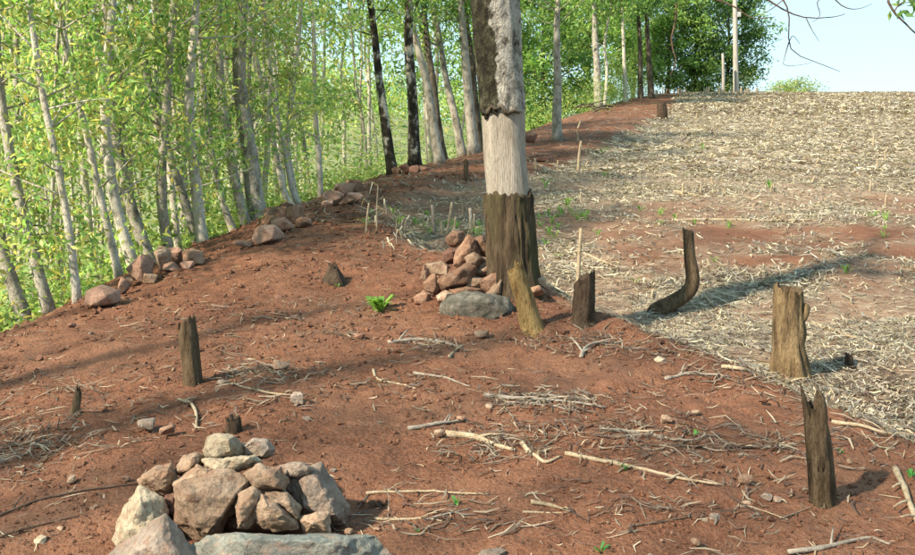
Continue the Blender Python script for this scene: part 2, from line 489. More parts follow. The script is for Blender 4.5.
gx = spaced(-420, 420, -4.6, 4.4, 0.024, 1.045)
gy = spaced(-60, 480, 3.0, 9.5, 0.024, 1.03)
GX, GY = np.meshgrid(gx, gy)
GZ = H(GX, GY)
nx, ny = len(gx), len(gy)
V = np.stack([GX, GY, GZ], -1).reshape(-1, 3)
i = (np.arange(ny - 1)[:, None] * nx + np.arange(nx - 1)[None]).ravel()
Fq = np.stack([i, i + 1, i + nx + 1, i + nx], 1)
mk = np.zeros((len(V), 3)); mk[:, 0] = field_mask(V[:, 0], V[:, 1]); mk[:, 1] = forest_mask(V[:, 0], V[:, 1])
g = link('ground', np_mesh('ground', V, Fq, mk, True, 'mask'), 'ground')
tag(g, 'red earth ridge beside a straw covered field', 'ground', kind='structure')
print('ground', nx, ny)

# ------------------------------------------------------------------ trees
def trunk_path(pts, d, height, wig=0.05, dy=0.0):
    """pts: pixels from low to high on one trunk; the base is carried down to the ground, the top up to HEIGHT."""
    P = [at(u, v, d) for u, v in pts]
    lo = P[0]; dirn = (P[0] - P[1]).normalized()
    base = lo.copy()
    for _ in range(400):
        if base.z <= Hs(base.x, base.y) - 0.08: break
        base = base + dirn * 0.03
    root = Vector((base.x, base.y, Hs(base.x, base.y)))
    top = P[-1]; up = (P[-1] - P[-2]).normalized()
    seq = [base] + ([] if (lo - base).length < 0.15 else [lo]) + P[1:]
    while seq[-1].z < root.z + height:
        up = (up * 0.8 + Vector((random.uniform(-.15, .15), random.uniform(-.15, .15), 1)) * 0.25).normalized()
        seq.append(seq[-1] + up * 0.9)
    n = max(14, len(seq) * 4)
    S = smooth_path(seq, n)
    ph = random.uniform(0, 50)
    for k, p in enumerate(S):
        w = wig * min(1, k / 4)
        p.x += w * mnoise.noise((ph, 0, p.z * 0.7)); p.y += w * mnoise.noise((ph + 9, 3, p.z * 0.7)) + dy * (p.z - root.z)
    return root, S

def trunk_radii(S, r0, top=0.35, flare=0.35):
    n = len(S); z0 = S[0].z; zt = S[-1].z
    out = []
    for p in S:
        t = (p.z - z0) / (zt - z0)
        h = p.z - z0
        out.append(r0 * (1 + (top - 1) * t) * (1 + flare * math.exp(-h / 0.18)))
    return out

def crown_on(S, rad, z_lo, n_limb, reach, n_clump, per, size, pal, spread=0.22, up=0.35):
    """Limbs from the trunk and leaf clumps along and at the end of them."""
    limbs, cents = [], []
    cand = [k for k in range(len(S)) if S[k].z > z_lo]
    if len(cand) < 3: cand = list(range(len(S) - 3, len(S)))
    ends = []
    for _ in range(n_limb):
        k = random.choice(cand)
        a = random.uniform(0, 2 * math.pi)
        Ln = reach * random.uniform(0.45, 1.1)
        dirn = Vector((math.cos(a), math.sin(a), random.uniform(-0.1, up * 2.4))).normalized()
        p0 = S[k]; p1 = p0 + dirn * Ln * 0.5 + Vector((0, 0, 0.08 * Ln)); p2 = p0 + dirn * Ln + Vector((random.uniform(-.15, .15), random.uniform(-.15, .15), random.uniform(0, .25) * Ln))
        Q = smooth_path([p0, p1, p2], 6)
        r = min(rad[k] * 0.4, 0.006 + 0.007 * Ln)
        limbs.append(tube(Q, np.linspace(r, r * 0.3, 6), 5))
        ends.append(Q)
    for _ in range(n_clump):
        Q = random.choice(ends)
        q = Q[random.randint(2, 5)]
        cents.append((q.x + random.gauss(0, 0.16 * reach), q.y + random.gauss(0, 0.16 * reach), q.z + random.gauss(0.05, 0.14 * reach)))
    cents = np.array(cents)
    cnt = rng.integers(int(per * 0.5), int(per * 1.5) + 1, len(cents))
    pos = np.repeat(cents, cnt, 0)
    sp = np.repeat(rng.uniform(0.6, 1.35, len(cents)), cnt)[:, None]
    off = rng.normal(0, spread, pos.shape) * sp; off[:, 2] *= 0.7
    pos = pos + off
    LV, LF, LC = leaves(pos, size, pal)
    # clumps vary in hue
    tone = np.repeat(np.repeat(rng.uniform(0.75, 1.25, len(cents)), cnt), 4)[:, None]
    LC = LC * tone
    return limbs, (LV, LF, LC)

def make_tree(name, label, pts, w_px, d, bark, height=8.0, z_lo=1.4, limbs=16, reach=1.3, clumps=60, per=26, size=0.085, pal=PAL_YEL, group=None, wig=0.05, top=0.35, flare=0.3, cat='tree', spread=0.22, ns=10, up=0.35):
    root, S = trunk_path(pts, d, height, wig)
    r0 = w_px * px(d) * 0.5
    rad = trunk_radii(S, r0, top, flare)
    t = empty(name, root)
    V, F = tube(S, rad, ns, 0.10, random.randint(1, 99))
    tr = child('trunk', V, F, bark, t)
    if clumps:
        lb, (LV, LF, LC) = crown_on(S, rad, root.z + z_lo, limbs, reach, clumps, per, size, pal, spread, up)
        for b in lb:
            child('branch', b[0], b[1], bark, t).parent = tr
        child('crown', LV, LF, 'leaf', t, LC, True, 'stuff')
    tag(t, label, cat, group)
    return t

GR = 'trees of the grove behind the ridge edge'
ORD = ['leftmost', 'second', 'third', 'fourth', 'fifth', 'sixth', 'seventh', 'eighth', 'ninth', 'tenth', 'eleventh', 'twelfth', 'thirteenth', 'fourteenth', 'fifteenth', 'sixteenth', 'seventeenth', 'eighteenth']
# (pixels low -> high), width px, distance, bark, look
front = [
    ([(27, 326), (0, 241), (-14, 140), (-25, 0)], 15, 9.4, 'bark_grey', 'thick grey'),
    ([(51, 316), (22, 224), (5, 110), (-6, 0)], 12, 9.2, 'bark_grey', 'grey'),
    ([(78, 310), (63, 183), (45, 90), (28, 0)], 8.5, 9.0, 'bark_pale', 'slender wavy pale'),
    ([(98, 278), (88, 225), (80, 150), (70, 40)], 9, 12.5, 'bark_pale', 'pale'),
    ([(120, 282), (100, 178), (79, 88), (58, 0)], 8.5, 10.2, 'bark_pale', 'slender pale'),
    ([(134, 258), (112, 183), (105, 118), (110, 17)], 12, 10.8, 'bark_pale', 'pale straight'),
    ([(149, 260), (130, 197), (118, 130), (112, 60)], 13, 11.4, 'bark_grey', 'dark grey'),
    ([(164, 248), (158, 183), (165, 68), (172, 0)], 11, 11.6, 'bark_grey', 'grey upright'),
    ([(178, 245), (171, 180), (160, 100), (150, 0)], 7.5, 12.5, 'bark_pale', 'thin pale'),
    ([(200, 248), (176, 180), (150, 100), (135, 20)], 10, 12.0, 'bark_grey', 'grey left-leaning'),
    ([(205, 255), (193, 183), (188, 101), (194, 0)], 12, 11.9, 'bark_pale', 'bright pale'),
    ([(237, 243), (218, 180), (205, 100), (196, 0)], 7.5, 13.2, 'bark_grey', 'thin grey'),
    ([(249, 234), (235, 180), (224, 112), (217, 0)], 11, 13.8, 'bark_grey', 'grey'),
    ([(261, 224), (250, 181), (238, 75), (240, 0)], 19, 14.0, 'bark_grey', 'stout dark grey'),
    ([(294, 206), (283, 183), (261, 78), (245, 0)], 6.5, 15.2, 'bark_pale', 'thin pale leaning'),
    ([(302, 208), (291, 183), (271, 88), (262, 0)], 6, 15.4, 'bark_pale', 'thin pale leaning'),
    ([(298, 206), (293, 183), (288, 135), (296, 68), (300, 0)], 7, 15.6, 'bark_pale', 'crooked pale'),
    ([(321, 198), (317, 130), (313, 65), (309, 0)], 6, 17.0, 'bark_pale', 'slim pale upright'),
]
for k, (pts, w, d, bark, look) in enumerate(front):
    low = 0.7
    make_tree('grove_tree', '%s grove trunk, %s from the left edge in the front row' % (look, ORD[k]) if k else 'thick grey grove trunk at the left edge of the photograph, front row',
              pts, w, d, bark, height=4.4 + .13 * (d - 9) + random.uniform(-.3, .6), z_lo=low, limbs=16, reach=1.0 if d < 11 else 1.3, clumps=50, per=42, size=0.085, pal=PAL_YEL if random.random() < .75 else PAL_MID, group=GR, wig=0.07, spread=0.15)

# trees on the ridge crest around and behind the girdled tree
EDGE = 'trees along the ridge'
ridge_trees = [
    ([(393, 176), (384, 120), (377, 60), (370, 0)], 10.5, None, 'bark_piebald', 'lichen-spotted tree beside the stones, left of the black-banded trunk', PAL_MID, 2.6),
    ([(415, 170), (411, 90), (408, 20), (406, -20)], 12.5, None, 'bark_piebald', 'black and white banded trunk rising from a ring of red stones', PAL_MID, 2.8),
    ([(440, 163), (430, 100), (419, 51), (408, 0)], 10, None, 'bark_grey', 'left-leaning grey trunk just right of the black-banded one', PAL_MID, 2.4),
    ([(443, 160), (436, 110), (428, 40), (424, 0)], 9, 24.5, 'bark_dark', 'dark trunk crossing behind the left-leaning grey trunk', PAL_DARK, 2.4),
    ([(463, 158), (452, 105), (442, 52), (432, 0)], 9, 25.5, 'bark_grey', 'thin grey trunk midway between dark trunk and girdled tree', PAL_MID, 2.6),
    ([(474, 158), (467, 80), (461, 0)], 11.5, 25.0, 'bark_grey', 'tall grey trunk directly left of the girdled tree', PAL_MID, 3.0),
    ([(480, 157), (473, 80), (466, 0)], 9, 26.5, 'bark_dark', 'dark trunk touching the girdled tree on its left', PAL_DARK, 3.0),
    ([(557, 141), (557, 70), (558, 0)], 10.5, None, 'bark_grey', 'straight pale-grey trunk standing alone on red soil right of the girdled tree', PAL_MID, 2.8),
    ([(599, 109), (596, 60), (594, 10)], 8.5, None, 'bark_grey', 'grey trunk above the heap of cut branches', PAL_MID, 3.6),
    ([(604, 106), (607, 70), (605, 40), (612, 0)], 3.5, 50, 'bark_pale', 'thin crooked white trunk next to the branch heap tree', PAL_MID, 4.0),
    ([(626, 99), (624, 60), (622, 10)], 4.5, 55, 'bark_pale', 'pale slender trunk at the far end of the ridge', PAL_MID, 4.0),
    ([(641, 97), (640, 60), (638, 10)], 6, 58, 'bark_dark', 'darker of two trunks by the far stump, left one', PAL_DARK, 4.0),
    ([(651, 95), (649, 55), (646, 10)], 6.5, 58, 'bark_dark', 'rightmost dark trunk at the far end of the ridge', PAL_DARK, 4.0),
]
for pts, w, d, bark, label, pal, low in ridge_trees:
    if d is None:
        d = ground(*pts[0]).y
    make_tree('ridge_tree', label, pts, w, d, bark, height=(4.6 if d < 40 else 6.5) + random.uniform(-.4, .6), z_lo=low, limbs=18, reach=1.7 if d < 40 else 2.6, clumps=62, per=36, size=0.13 if d < 40 else 0.25, pal=pal, group=EDGE, wig=0.06, spread=0.28 if d < 40 else 0.45, flare=0.4, ns=12)

# deeper rows of the grove: thin pale trunks that nothing tells apart
for k in range(130):
    d = random.uniform(12, 34)
    u = random.uniform(-30, 345) if d < 20 else random.uniform(120, 560)
    slim = k >= 80
    if slim:
        d = random.uniform(10.5, 17); u = random.uniform(-10, 360)
    x = (u - CU) / F_PX * d
    if x > float(XL(d)) - 1.2 or x < float(XL(d)) - 8: continue
    lean = random.uniform(-14, 6)
    vb = 240
    lk = sum(1 for f_ in front if f_[0][1][0] < u)
    if lk == 0: where = 'left of all front-row trunks'
    elif lk < len(front): where = 'seen between the %s and %s front-row trunks' % ('first' if lk == 1 else ORD[lk - 1], ORD[lk])
    else:
        where = 'right of the front row'
        for uu, nm in ((330, 'past the last front-row trunk'), (384, 'right of the lichen-spotted trunk'), (411, 'right of the black-banded trunk'), (432, 'right of the left-leaning grey trunk'), (455, 'right of the thin grey trunk'), (470, 'behind the girdled tree'), (530, 'right of the girdled tree')):
            if u > uu: where = nm
    pts = [(u, vb), (u + lean, 150), (u + lean * 2 + random.uniform(-8, 8), 60), (u + lean * 2.6, 0)]
    make_tree('grove_tree', 'thin trunk deep in the grove, ' + where, pts, (random.uniform(0.05, 0.08) if slim else random.uniform(0.09, 0.16)) / px(d), d, 'bark_pale' if slim else random.choice(['bark_pale', 'bark_pale', 'bark_grey']),
              height=5.6 + .1 * (d - 12) + random.uniform(-.4, .8), z_lo=1.6, limbs=14, reach=1.6, clumps=14 if slim else 34, per=28, size=0.1 if d < 22 else 0.16, pal=random.choice([PAL_YEL, PAL_YEL, PAL_MID]), group='deeper trees of the grove', wig=0.1, spread=0.3, ns=7)

# the grove goes on along the ridge towards and past the viewer
for k, (x, y) in enumerate([(-5.2, 2.3), (-5.6, 0.9), (-5.0, -0.1), (-5.4, -1.3), (-6.2, -2.4), (-6.4, 1.6), (-7.0, 0.2), (-5.8, 3.7), (-7.4, 4.8), (-8.2, 2.6)]):
    zz = Hs(x, y)
    t = empty('grove_tree', (x, y, zz))
    S = smooth_path([(x, y, zz - .1), (x - .1, y, zz + 2), (x - .25, y + .1, zz + 4.5), (x - .2, y, zz + 9)], 18)
    rad = trunk_radii(S, random.uniform(0.06, 0.1), 0.35, 0.3)
    tr = child('trunk', *tube(S, rad, 8, 0.1, k), 'bark_grey', t)
    lb, (LV, LF, LC) = crown_on(S, rad, zz + 2.6, 14, 1.1, 22, 20, 0.09, PAL_YEL, 0.26)
    for b in lb: child('branch', *b, 'bark_grey', t).parent = tr
    child('crown', LV, LF, 'leaf', t, LC, True, 'stuff')
    tag(t, 'grove tree beside the viewer, left of the picture', 'tree', 'grove trees beyond the left picture edge')

# undergrowth and the far wood: one leafy mass each
def leaf_mass(name, label, cents, per, spread, size, pal):
    cents = np.array(cents)
    cnt = rng.integers(int(per * .5), int(per * 1.5), len(cents))
    pos = np.repeat(cents, cnt, 0) + rng.normal(0, 1, (cnt.sum(), 3)) * np.array([spread, spread, spread * 0.75])
    V, F, C = leaves(pos, size, pal, 0.2)
    C = C * np.repeat(np.repeat(rng.uniform(0.65, 1.3, len(cents)), cnt), 4)[:, None]
    o = link(name, np_mesh(name, V, F, C, True), 'leaf')
    tag(o, label, 'undergrowth', kind='stuff')
    return o
cs = []
while len(cs) < 700:
    y = random.uniform(7.5, 40) if random.random() < .7 else random.uniform(7.5, 18)
    x = float(XL(y)) - random.uniform(0.9, 6.5)
    if x < -0.62 * y - 1: continue
    cs.append((x, y, Hs(x, y) + abs(random.gauss(0, 1.0))))
for _ in range(220):
    y = random.uniform(7.5, 24); x = float(XL(y)) - random.uniform(0.5, 1.6)
    cs.append((x, y, Hs(x, y) + random.uniform(0, .25)))
for _ in range(260):
    y = random.uniform(44, 74); x = float(XL(y)) + random.uniform(-3.0, 0.5 if y < 66 else 7)
    cs.append((x, y, Hs(x, y) + abs(random.gauss(0, .8))))
    cs.append((x + .3, y, Hs(x, y) + abs(random.gauss(0, 1.6))))
leaf_mass('undergrowth', 'green undergrowth of saplings between the grove trunks', cs, 44, 0.3, 0.10, PAL_YEL + PAL_MID[:3])
cs = []
for _ in range(900):
    y = random.uniform(40, 140)
    x = float(XL(y)) - random.uniform(14, 75)
    if x < -0.6 * y - 4 or x > .12 * y: continue
    cs.append((x, y, Hs(x, y) + random.uniform(0, 3.5)))
leaf_mass('far_wood', 'green wooded far side of the valley seen through the grove', cs, 60, 1.0, 0.42, PAL_MID + PAL_YEL[:3])

# dark bushy trees by the utility pole at the top of the field
def bush_tree(name, label, u, d, width, z_base, height, pal, n, size=0.3, trunk=0.16, per=70, shape='oval', group=None):
    x = (u - CU) / F_PX * d
    zz = Hs(x, d)
    t = empty(name, (x, d, zz))
    S = smooth_path([(x, d, zz - .2), (x + .1, d, zz + height * .4), (x - .1, d, zz + height * .85)], 10)
    rad = trunk_radii(S, trunk, 0.3, 0.3)
    tr = child('trunk', *tube(S, rad, 8, 0.1, 3), 'bark_dark', t)
    cents, limbs = [], []
    while len(cents) < n:
        h = random.uniform(0, 1); a = random.uniform(0, 2 * math.pi); r = math.sqrt(random.uniform(0.1, 1))
        w = width * 0.5 * (0.55 + 0.45 * math.sin(h * math.pi)) * random.uniform(0.55, 1.3)
        if h > 0.8: w *= (1 - h) / 0.2 * 0.7 + 0.3
        cents.append((x + math.cos(a) * r * w, d + math.sin(a) * r * w * 0.8, zz + z_base + h * (height - z_base)))
    for c in cents[::6]:
        k = min(len(S) - 1, int((c[2] - zz) / height * 0.8 * len(S)))
        limbs.append(tube(smooth_path([S[max(k, 1)], (np.array(S[max(k, 1)]) * .5 + np.array(c) * .5 + [0, 0, .2]), c], 5), np.linspace(trunk * .35, .015, 5), 5))
    for b in limbs: child('branch', *b, 'bark_dark', t).parent = tr
    cents = np.array(cents)
    cnt = rng.integers(per // 2, per * 3 // 2, len(cents))
    pos = np.repeat(cents, cnt, 0) + rng.normal(0, 1, (cnt.sum(), 3)) * np.array([.36, .36, .26])
    V, F, C = leaves(pos, size, pal, 0.25)
    C = C * np.repeat(np.repeat(rng.uniform(0.6, 1.35, len(cents)), cnt), 4)[:, None]
    child('crown', V, F, 'leaf', t, C, True, 'stuff')
    tag(t, label, 'tree', group)
bush_tree('broadleaf_tree', 'dense dark green tree right of the utility pole against the sky', 722, 73, 6.2, 0.1, 8.0, PAL_DARK, 150)
bush_tree('broadleaf_tree', 'deep green leafy tree just left of the utility pole', 690, 70, 5.0, 0.2, 9.5, PAL_DARK + PAL_MID[:1], 130)
bush_tree('broadleaf_tree', 'lighter green tree at the far end of the red strip', 664, 69, 4.6, 0.6, 10.5, PAL_MID, 130)
bush_tree('broadleaf_tree', 'tall green tree crown behind the far trunks', 630, 72, 6.0, 2.0, 12, PAL_MID, 160)
bush_tree('broadleaf_tree', 'tall green tree crown above the heap of branches', 585, 64, 6.5, 1.2, 12, PAL_MID + PAL_DARK[2:3], 170)
bush_tree('broadleaf_tree', 'dark green tree crown behind the lone straight trunk', 540, 56, 6.0, 0.6, 11, PAL_MID + PAL_DARK[:2], 170)
bush_tree('broadleaf_tree', 'green tree crown behind the girdled tree', 500, 50, 6.0, 0.6, 10.5, PAL_MID, 150)
bush_tree('bush', 'low round green bush peeping over the field crest', 790, 84, 5.4, 0.1, 1.5, PAL_YEL[1:3] + PAL_MID[:1], 80, 0.2, 0.05, 40)

# ------------------------------------------------------------------ the girdled tree in the middle
def girdled_tree():
    b = ground(512, 292)
    d = b.y
    t = empty('girdled_tree', b)
    def ring_tube(axis, ns, seed, ridges, jag_top=0, jag_bot=0, rough=0.05, rows=None):
        # axis: list of (u, v, width px)
        U = smooth_path([at(u, v, d) for u, v, w in axis], rows)
        W = np.interp(np.linspace(0, len(axis) - 1, rows), range(len(axis)), [w * px(d) * .5 for u, v, w in axis])
        V, F = tube(U, W, ns, 0, 0)
        n = rows * ns
        for i in range(rows):
            for j in range(ns):
                k = i * ns + j
                a = j / ns * 2 * math.pi
                cx = U[i]
                dv = Vector(V[k]) - cx
                q = (math.cos(a) * 1.7, math.sin(a) * 1.7)
                f = 1 + rough * mnoise.noise((q[0] * 2 + seed, q[1] * 2, cx.z * 2.2)) * 1.5 + ridges * (0.4 - abs(mnoise.noise((q[0] * 5.5 + seed, q[1] * 5.5, cx.z * 1.6)))) + ridges * .5 * mnoise.noise((q[0] * 11, q[1] * 11 + seed, cx.z * 7))
                p = cx + dv * f
                if jag_top and i >= rows - 3:
                    p.z += jag_top * mnoise.noise((q[0] * 3.5 + seed, q[1] * 3.5, 1.3)) * (i - rows + 4) / 3
                if jag_bot and i <= 2:
                    p.z += jag_bot * mnoise.noise((q[0] * 3 + seed, q[1] * 3, 4.3)) * (3 - i) / 3
                V[k] = p
        return V, F
    V, F = ring_tube([(515, 310, 64), (514, 294, 56), (513, 275, 51), (511, 240, 48.5), (509, 215, 47.5), (508, 194, 46.5)], 96, 3.1, 0.14, 0.06, rows=56, rough=0.07)
    child('bark_stump', V, F, 'bark_base', t)
    # a torn flap of bark on the right of the cut
    a = at(528, 240, d - .02); c = at(531, 212, d - .03); e = at(533, 195, d - .05)
    V, F = tube(smooth_path([a, c, e], 9), [.02, .022, .022, .022, .02, .019, .017, .013, .006], 8, .3, 5)
    child('bark_flap', V, F, 'bark_base', t)
    V, F = ring_tube([(509, 225, 42), (508, 196, 42.5), (505, 155, 42), (503, 108, 43)], 48, 8.4, 0.018, rows=30, rough=0.025)
    child('bare_wood', V, F, 'wood_bare', t)
    up = [(503, 113, 44.5), (502, 95, 45.5), (499, 60, 46), (496, 20, 46.5), (494, -10, 46), (491, -80, 43), (487, -190, 30), (482, -280, 20), (480, -360, 9)]
    V, F = ring_tube(up, 56, 5.7, 0.06, 0, 0.07, rows=90, rough=0.05)
    ub = child('upper_bark', V, F, 'bark_two_tone', t)
    # lip of torn bark over the cut
    P = []
    c0 = at(503, 111, d); r = 24 * px(d)
    for k in range(15):
        a = math.pi * 1.12 + k / 14 * math.pi * .6
        P.append(c0 + Vector((math.cos(a) * r, math.sin(a) * r, 0.014 * math.sin(k * 1.7) + (0.02 if 4 < k < 9 else -.012))))
    child('bark_lip', *tube(P, [.004] + [.013, .02, .016, .022, .014, .018] * 2 + [.012, .004], 6, .3, 2), 'bark_dark', t)
    # high limbs reaching over the field, their twigs hang into the picture
    limbs, twigs = [], []
    def limb(p, r0, r1, n=12, ns=8): limbs.append(tube(smooth_path(p, n), np.linspace(r0, r1, n), ns, .1, 4))
    o1 = at(487, -190, d); o2 = at(482, -280, d)
    limb([o1, at(560, -150, d + .3), at(640, -60, d + .7), at(725, -30, d + .9)], .07, .02)
    limb([o1, at(600, -175, d - .2), at(740, -110, d), at(850, -60, d - .3), at(905, -28, d - .5)], .07, .012)
    limb([o2, at(400, -300, d - .5), at(290, -330, d - 1.2)], .06, .02)
    limb([o2, at(500, -310, d + .8), at(560, -350, d + 1.8)], .06, .02)
    def twig(pix, dd, r0, r1, n=12): twigs.append(tube(smooth_path([at(u, v, dd) for u, v in pix], n), np.linspace(r0, r1, n), 5))
    dd = d + .9
    twig([(725, -30), (772, -18), (783, 0), (789, 14), (789, 42), (798, 55), (834, 69), (840, 72)], dd, .010, .002)
    twig([(789, 42), (786, 52), (783, 64)], dd, .006, .002)
    twig([(725, -30), (757, -8), (768, 0), (788, 12), (808, 18), (834, 17), (845, 14)], dd, .011, .003)
    twig([(757, -8), (815, -4), (817, 4), (820, 16), (812, 22)], dd - .1, .007, .002)
    twig([(757, -8), (822, -6), (844, 7), (858, 9), (872, 4)], dd - .2, .008, .002)
    twig([(806, 18), (812, 30), (819, 41)], dd, .005, .002)
    twig([(789, 42), (793, 36), (800, 44)], dd, .004, .002)
    twig([(783, 64), (790, 66), (806, 64), (812, 62)], dd, .003, .0015)
    twig([(640, -60), (690, -12), (731, 5), (752, 18), (775, 17)], dd, .012, .003)
    twig([(783, 0), (770, 10), (757, 16)], dd, .005, .002)
    dv = d + .7
    twig([(640, -60), (668, -20), (676, 4), (675, 22), (671, 42), (676, 60), (670, 76)], dv, .013, .004)
    twig([(905, -28), (888, -5), (894, 12), (904, 22), (915, 33), (925, 40)], d - .5, .012, .004)
    twig([(894, 12), (900, 4), (912, 2)], d - .5, .006, .002)
    for b in limbs: child('branch', *b, 'bark_grey', t).parent = ub
    for b in twigs: child('twig', *b, 'stick_dark', t)
    LP = []
    for (u, v, dd, n, s) in [(895, 15, d - .5, 4, 2), (901, 16, d - .5, 4, 2), (906, 3, d - .5, 10, 5), (912, 8, d - .5, 8, 5), (652, -3, dv, 26, 10), (668, 2, dv, 26, 8), (684, -4, dv, 24, 9), (640, -8, dv, 20, 10)]:
        for _ in range(n):
            p = at(u + random.gauss(0, s), v + random.gauss(0, s * .5), dd); LP.append((p.x, p.y + random.gauss(0, .08), p.z))
    for k in range(110):
        q = at(random.gauss(520, 190), random.gauss(-290, 60), d + random.gauss(0, 1.3))
        for _ in range(16): LP.append((q.x + random.gauss(0, .25), q.y + random.gauss(0, .25), q.z + random.gauss(0, .18)))
    V, F, C = leaves(LP, .085, PAL_MID + PAL_DARK)
    child('crown', V, F, 'leaf', t, C, True, 'stuff')
    tag(t, 'big tree in the middle with a ring of bark stripped to pale wood', 'tree')
girdled_tree()

# ------------------------------------------------------------------ utility pole, thin post
def utility_pole():
    d = 67.0; x = (732 - CU) / F_PX * d; zz = Hs(x, d)
    t = empty('utility_pole', (x, d, zz))
    S = smooth_path([(x + .02, d, zz - .3), (x - .15, d, zz + 3), (x - .42, d, zz + 8.6)], 14)
    child('post', *tube(S, np.linspace(.2, .135, 14), 14, .02, 4), 'pole_wood', t)
    tx = np.array(S[-1])
    def box(c, s):
        V = np.array([[sx, sy, sz] for sx in (-1, 1) for sy in (-1, 1) for sz in (-1, 1)]) * np.array(s) / 2 + np.array(c)
        return V, np.array([[0, 1, 3, 2], [4, 6, 7, 5], [0, 4, 5, 1], [2, 3, 7, 6], [0, 2, 6, 4], [1, 5, 7, 3]])
    p5 = np.array(S[9])
    ca = child('crossarm', *box(tx + [0, -.16, -.35], (1.9, .1, .12)), 'pole_wood', t, smooth=False)
    for s in (-.8, 0, .8):
        child('insulator', *tube([tx + [s, -.16, -.29], tx + [s, -.16, -.22], tx + [s, -.16, -.15], tx + [s, -.16, -.08]], [.03, .06, .06, .03], 8), 'pole_wood', t).parent = ca
    child('meter_box', *box(p5 + [.22, -.05, 0.15], (.24, .2, .32)), 'metal_grey', t, smooth=False)
    tag(t, 'tall pale utility pole on the crest of the field', 'utility pole')
    x2 = (719 - CU) / F_PX * 66; z2 = Hs(x2, 66)
    p = empty('fence_post', (x2, 66, z2))
    S = smooth_path([(x2 + .02, 66, z2 - .2), (x2 - .02, 66, z2 + 1.4), (x2 - .1, 66, z2 + 2.55)], 8)
    child('post', *tube(S, np.linspace(.11, .085, 8), 10, .03, 2), 'pole_wood', p)
    child('post_cap', *tube([S[-1] + Vector((0, 0, -.01)), S[-1] + Vector((0, 0, .05))], [.1, .08], 10), 'metal_grey', p)
    tag(p, 'short thin pale post just left of the utility pole', 'post')
utility_pole()

# ------------------------------------------------------------------ stones
def hull_mesh(name, pts, detail, amp, bevel, seed, origin):
    bm = bmesh.new()
    for p in pts:
        bm.verts.new(Vector(p) - origin)
    bmesh.ops.convex_hull(bm, input=bm.verts)
    loose = [v for v in bm.verts if not v.link_faces]
    bmesh.ops.delete(bm, geom=loose, context='VERTS')
    bmesh.ops.dissolve_limit(bm, angle_limit=R(14), verts=bm.verts, edges=bm.edges)
    if bevel:
        bmesh.ops.bevel(bm, geom=list(bm.edges), offset=bevel, segments=2, profile=0.6, affect='EDGES', clamp_overlap=True)
    bmesh.ops.triangulate(bm, faces=bm.faces)
    if detail:
        for _ in range(4):
            long = [e for e in bm.edges if e.calc_length() > detail]
            if not long: break
            bmesh.ops.subdivide_edges(bm, edges=long, cuts=1)
            bmesh.ops.triangulate(bm, faces=bm.faces)
        bm.normal_update()
        so = Vector((seed * 3.17, seed * 1.31, seed * 2.7))
        s = 1 / max(detail * 7, 1e-3)
        mv = []
        for v in bm.verts:
            n = mnoise.fractal(v.co * s + so, 0.8, 2.1, 4) + 0.5 * mnoise.noise(v.co * s * 3 + so)
            mv.append(v.co + v.normal * n * amp)
        for v, c in zip(bm.verts, mv): v.co = c
    bm.normal_update()
    me = bpy.data.meshes.new(name)
    bm.to_mesh(me); bm.free()
    for p in me.polygons: p.use_smooth = True
    me.set_sharp_from_angle(angle=R(32))
    return me

_seed = [1]
def rock_outline(name, label, pix, d, thick, matn, group=None, cat='stone', detail=0.02, amp=0.006, bevel=0.012, tilt=0.0, back=None, grow=1.09):
    """A stone whose outline is PIX at distance d, with its own thickness in depth."""
    _seed[0] += 1
    r = random.Random(_seed[0])
    cu = sum(p[0] for p in pix) / len(pix); cv = sum(p[1] for p in pix) / len(pix)
    pts = []
    pix = [(cu + (u - cu) * grow, cv + (v - cv) * grow) for u, v in pix]
    back = thick if back is None else back
    for (u, v) in pix:
        dd = d + r.uniform(-.15, .15) * thick + tilt * (cv - v) * px(d)
        pts.append(at(u, v, dd))
    for lay, sc_, n in ((-1, r.uniform(.45, .7), len(pix)), (1, r.uniform(.55, .8), len(pix))):
        for (u, v) in pix:
            s = sc_ * r.uniform(.75, 1.15)
            off = -thick if lay < 0 else back
            pts.append(at(cu + (u - cu) * s + r.uniform(-3, 3), cv + (v - cv) * s + r.uniform(-2, 2), d + off * r.uniform(.7, 1.0) + tilt * (cv - v) * px(d)))
    o0 = at(cu, max(p[1] for p in pix), d)
    me = hull_mesh(name, pts, detail, amp, bevel, _seed[0], o0)
    o = link(name, me, matn)
    o.location = o0
    tag(o, label, cat, group)
    return o

def rock_blob(name, label, u, v, ru, rv, matn, group=None, d=None, depth=1.0, cat='stone', sink=0.25, detail=None):
    """Angular stone centred at pixel u, v with half-sizes in pixels; rests on the ground unless d is given."""
    _seed[0] += 1
    r = random.Random(_seed[0] * 7)
    if d is None:
        g0 = ground(u, v + rv * 0.8); d = g0.y
    c = at(u, v, d)
    a, b = ru * px(d), rv * px(d)
    pts = []
    for _ in range(16):
        th = r.uniform(0, 2 * math.pi); ph = math.acos(r.uniform(-1, 1))
        k = r.uniform(.82, 1.08)
        q = [math.sin(ph) * math.cos(th), math.sin(ph) * math.sin(th), math.cos(ph)]
        q = [math.copysign(abs(t) ** .75, t) for t in q]
        pts.append(c + Vector((q[0] * a * k, q[1] * (a + b) * .5 * depth * k, q[2] * b * k)))
    o0 = Vector((c.x, c.y, c.z - b))
    big = max(a, b)
    me = hull_mesh(name, pts, big * .35 if detail is None else detail, big * .05, big * .09, _seed[0], o0)
    o = link(name, me, matn)
    o.location = o0
    tag(o, label, cat, group)
    return o

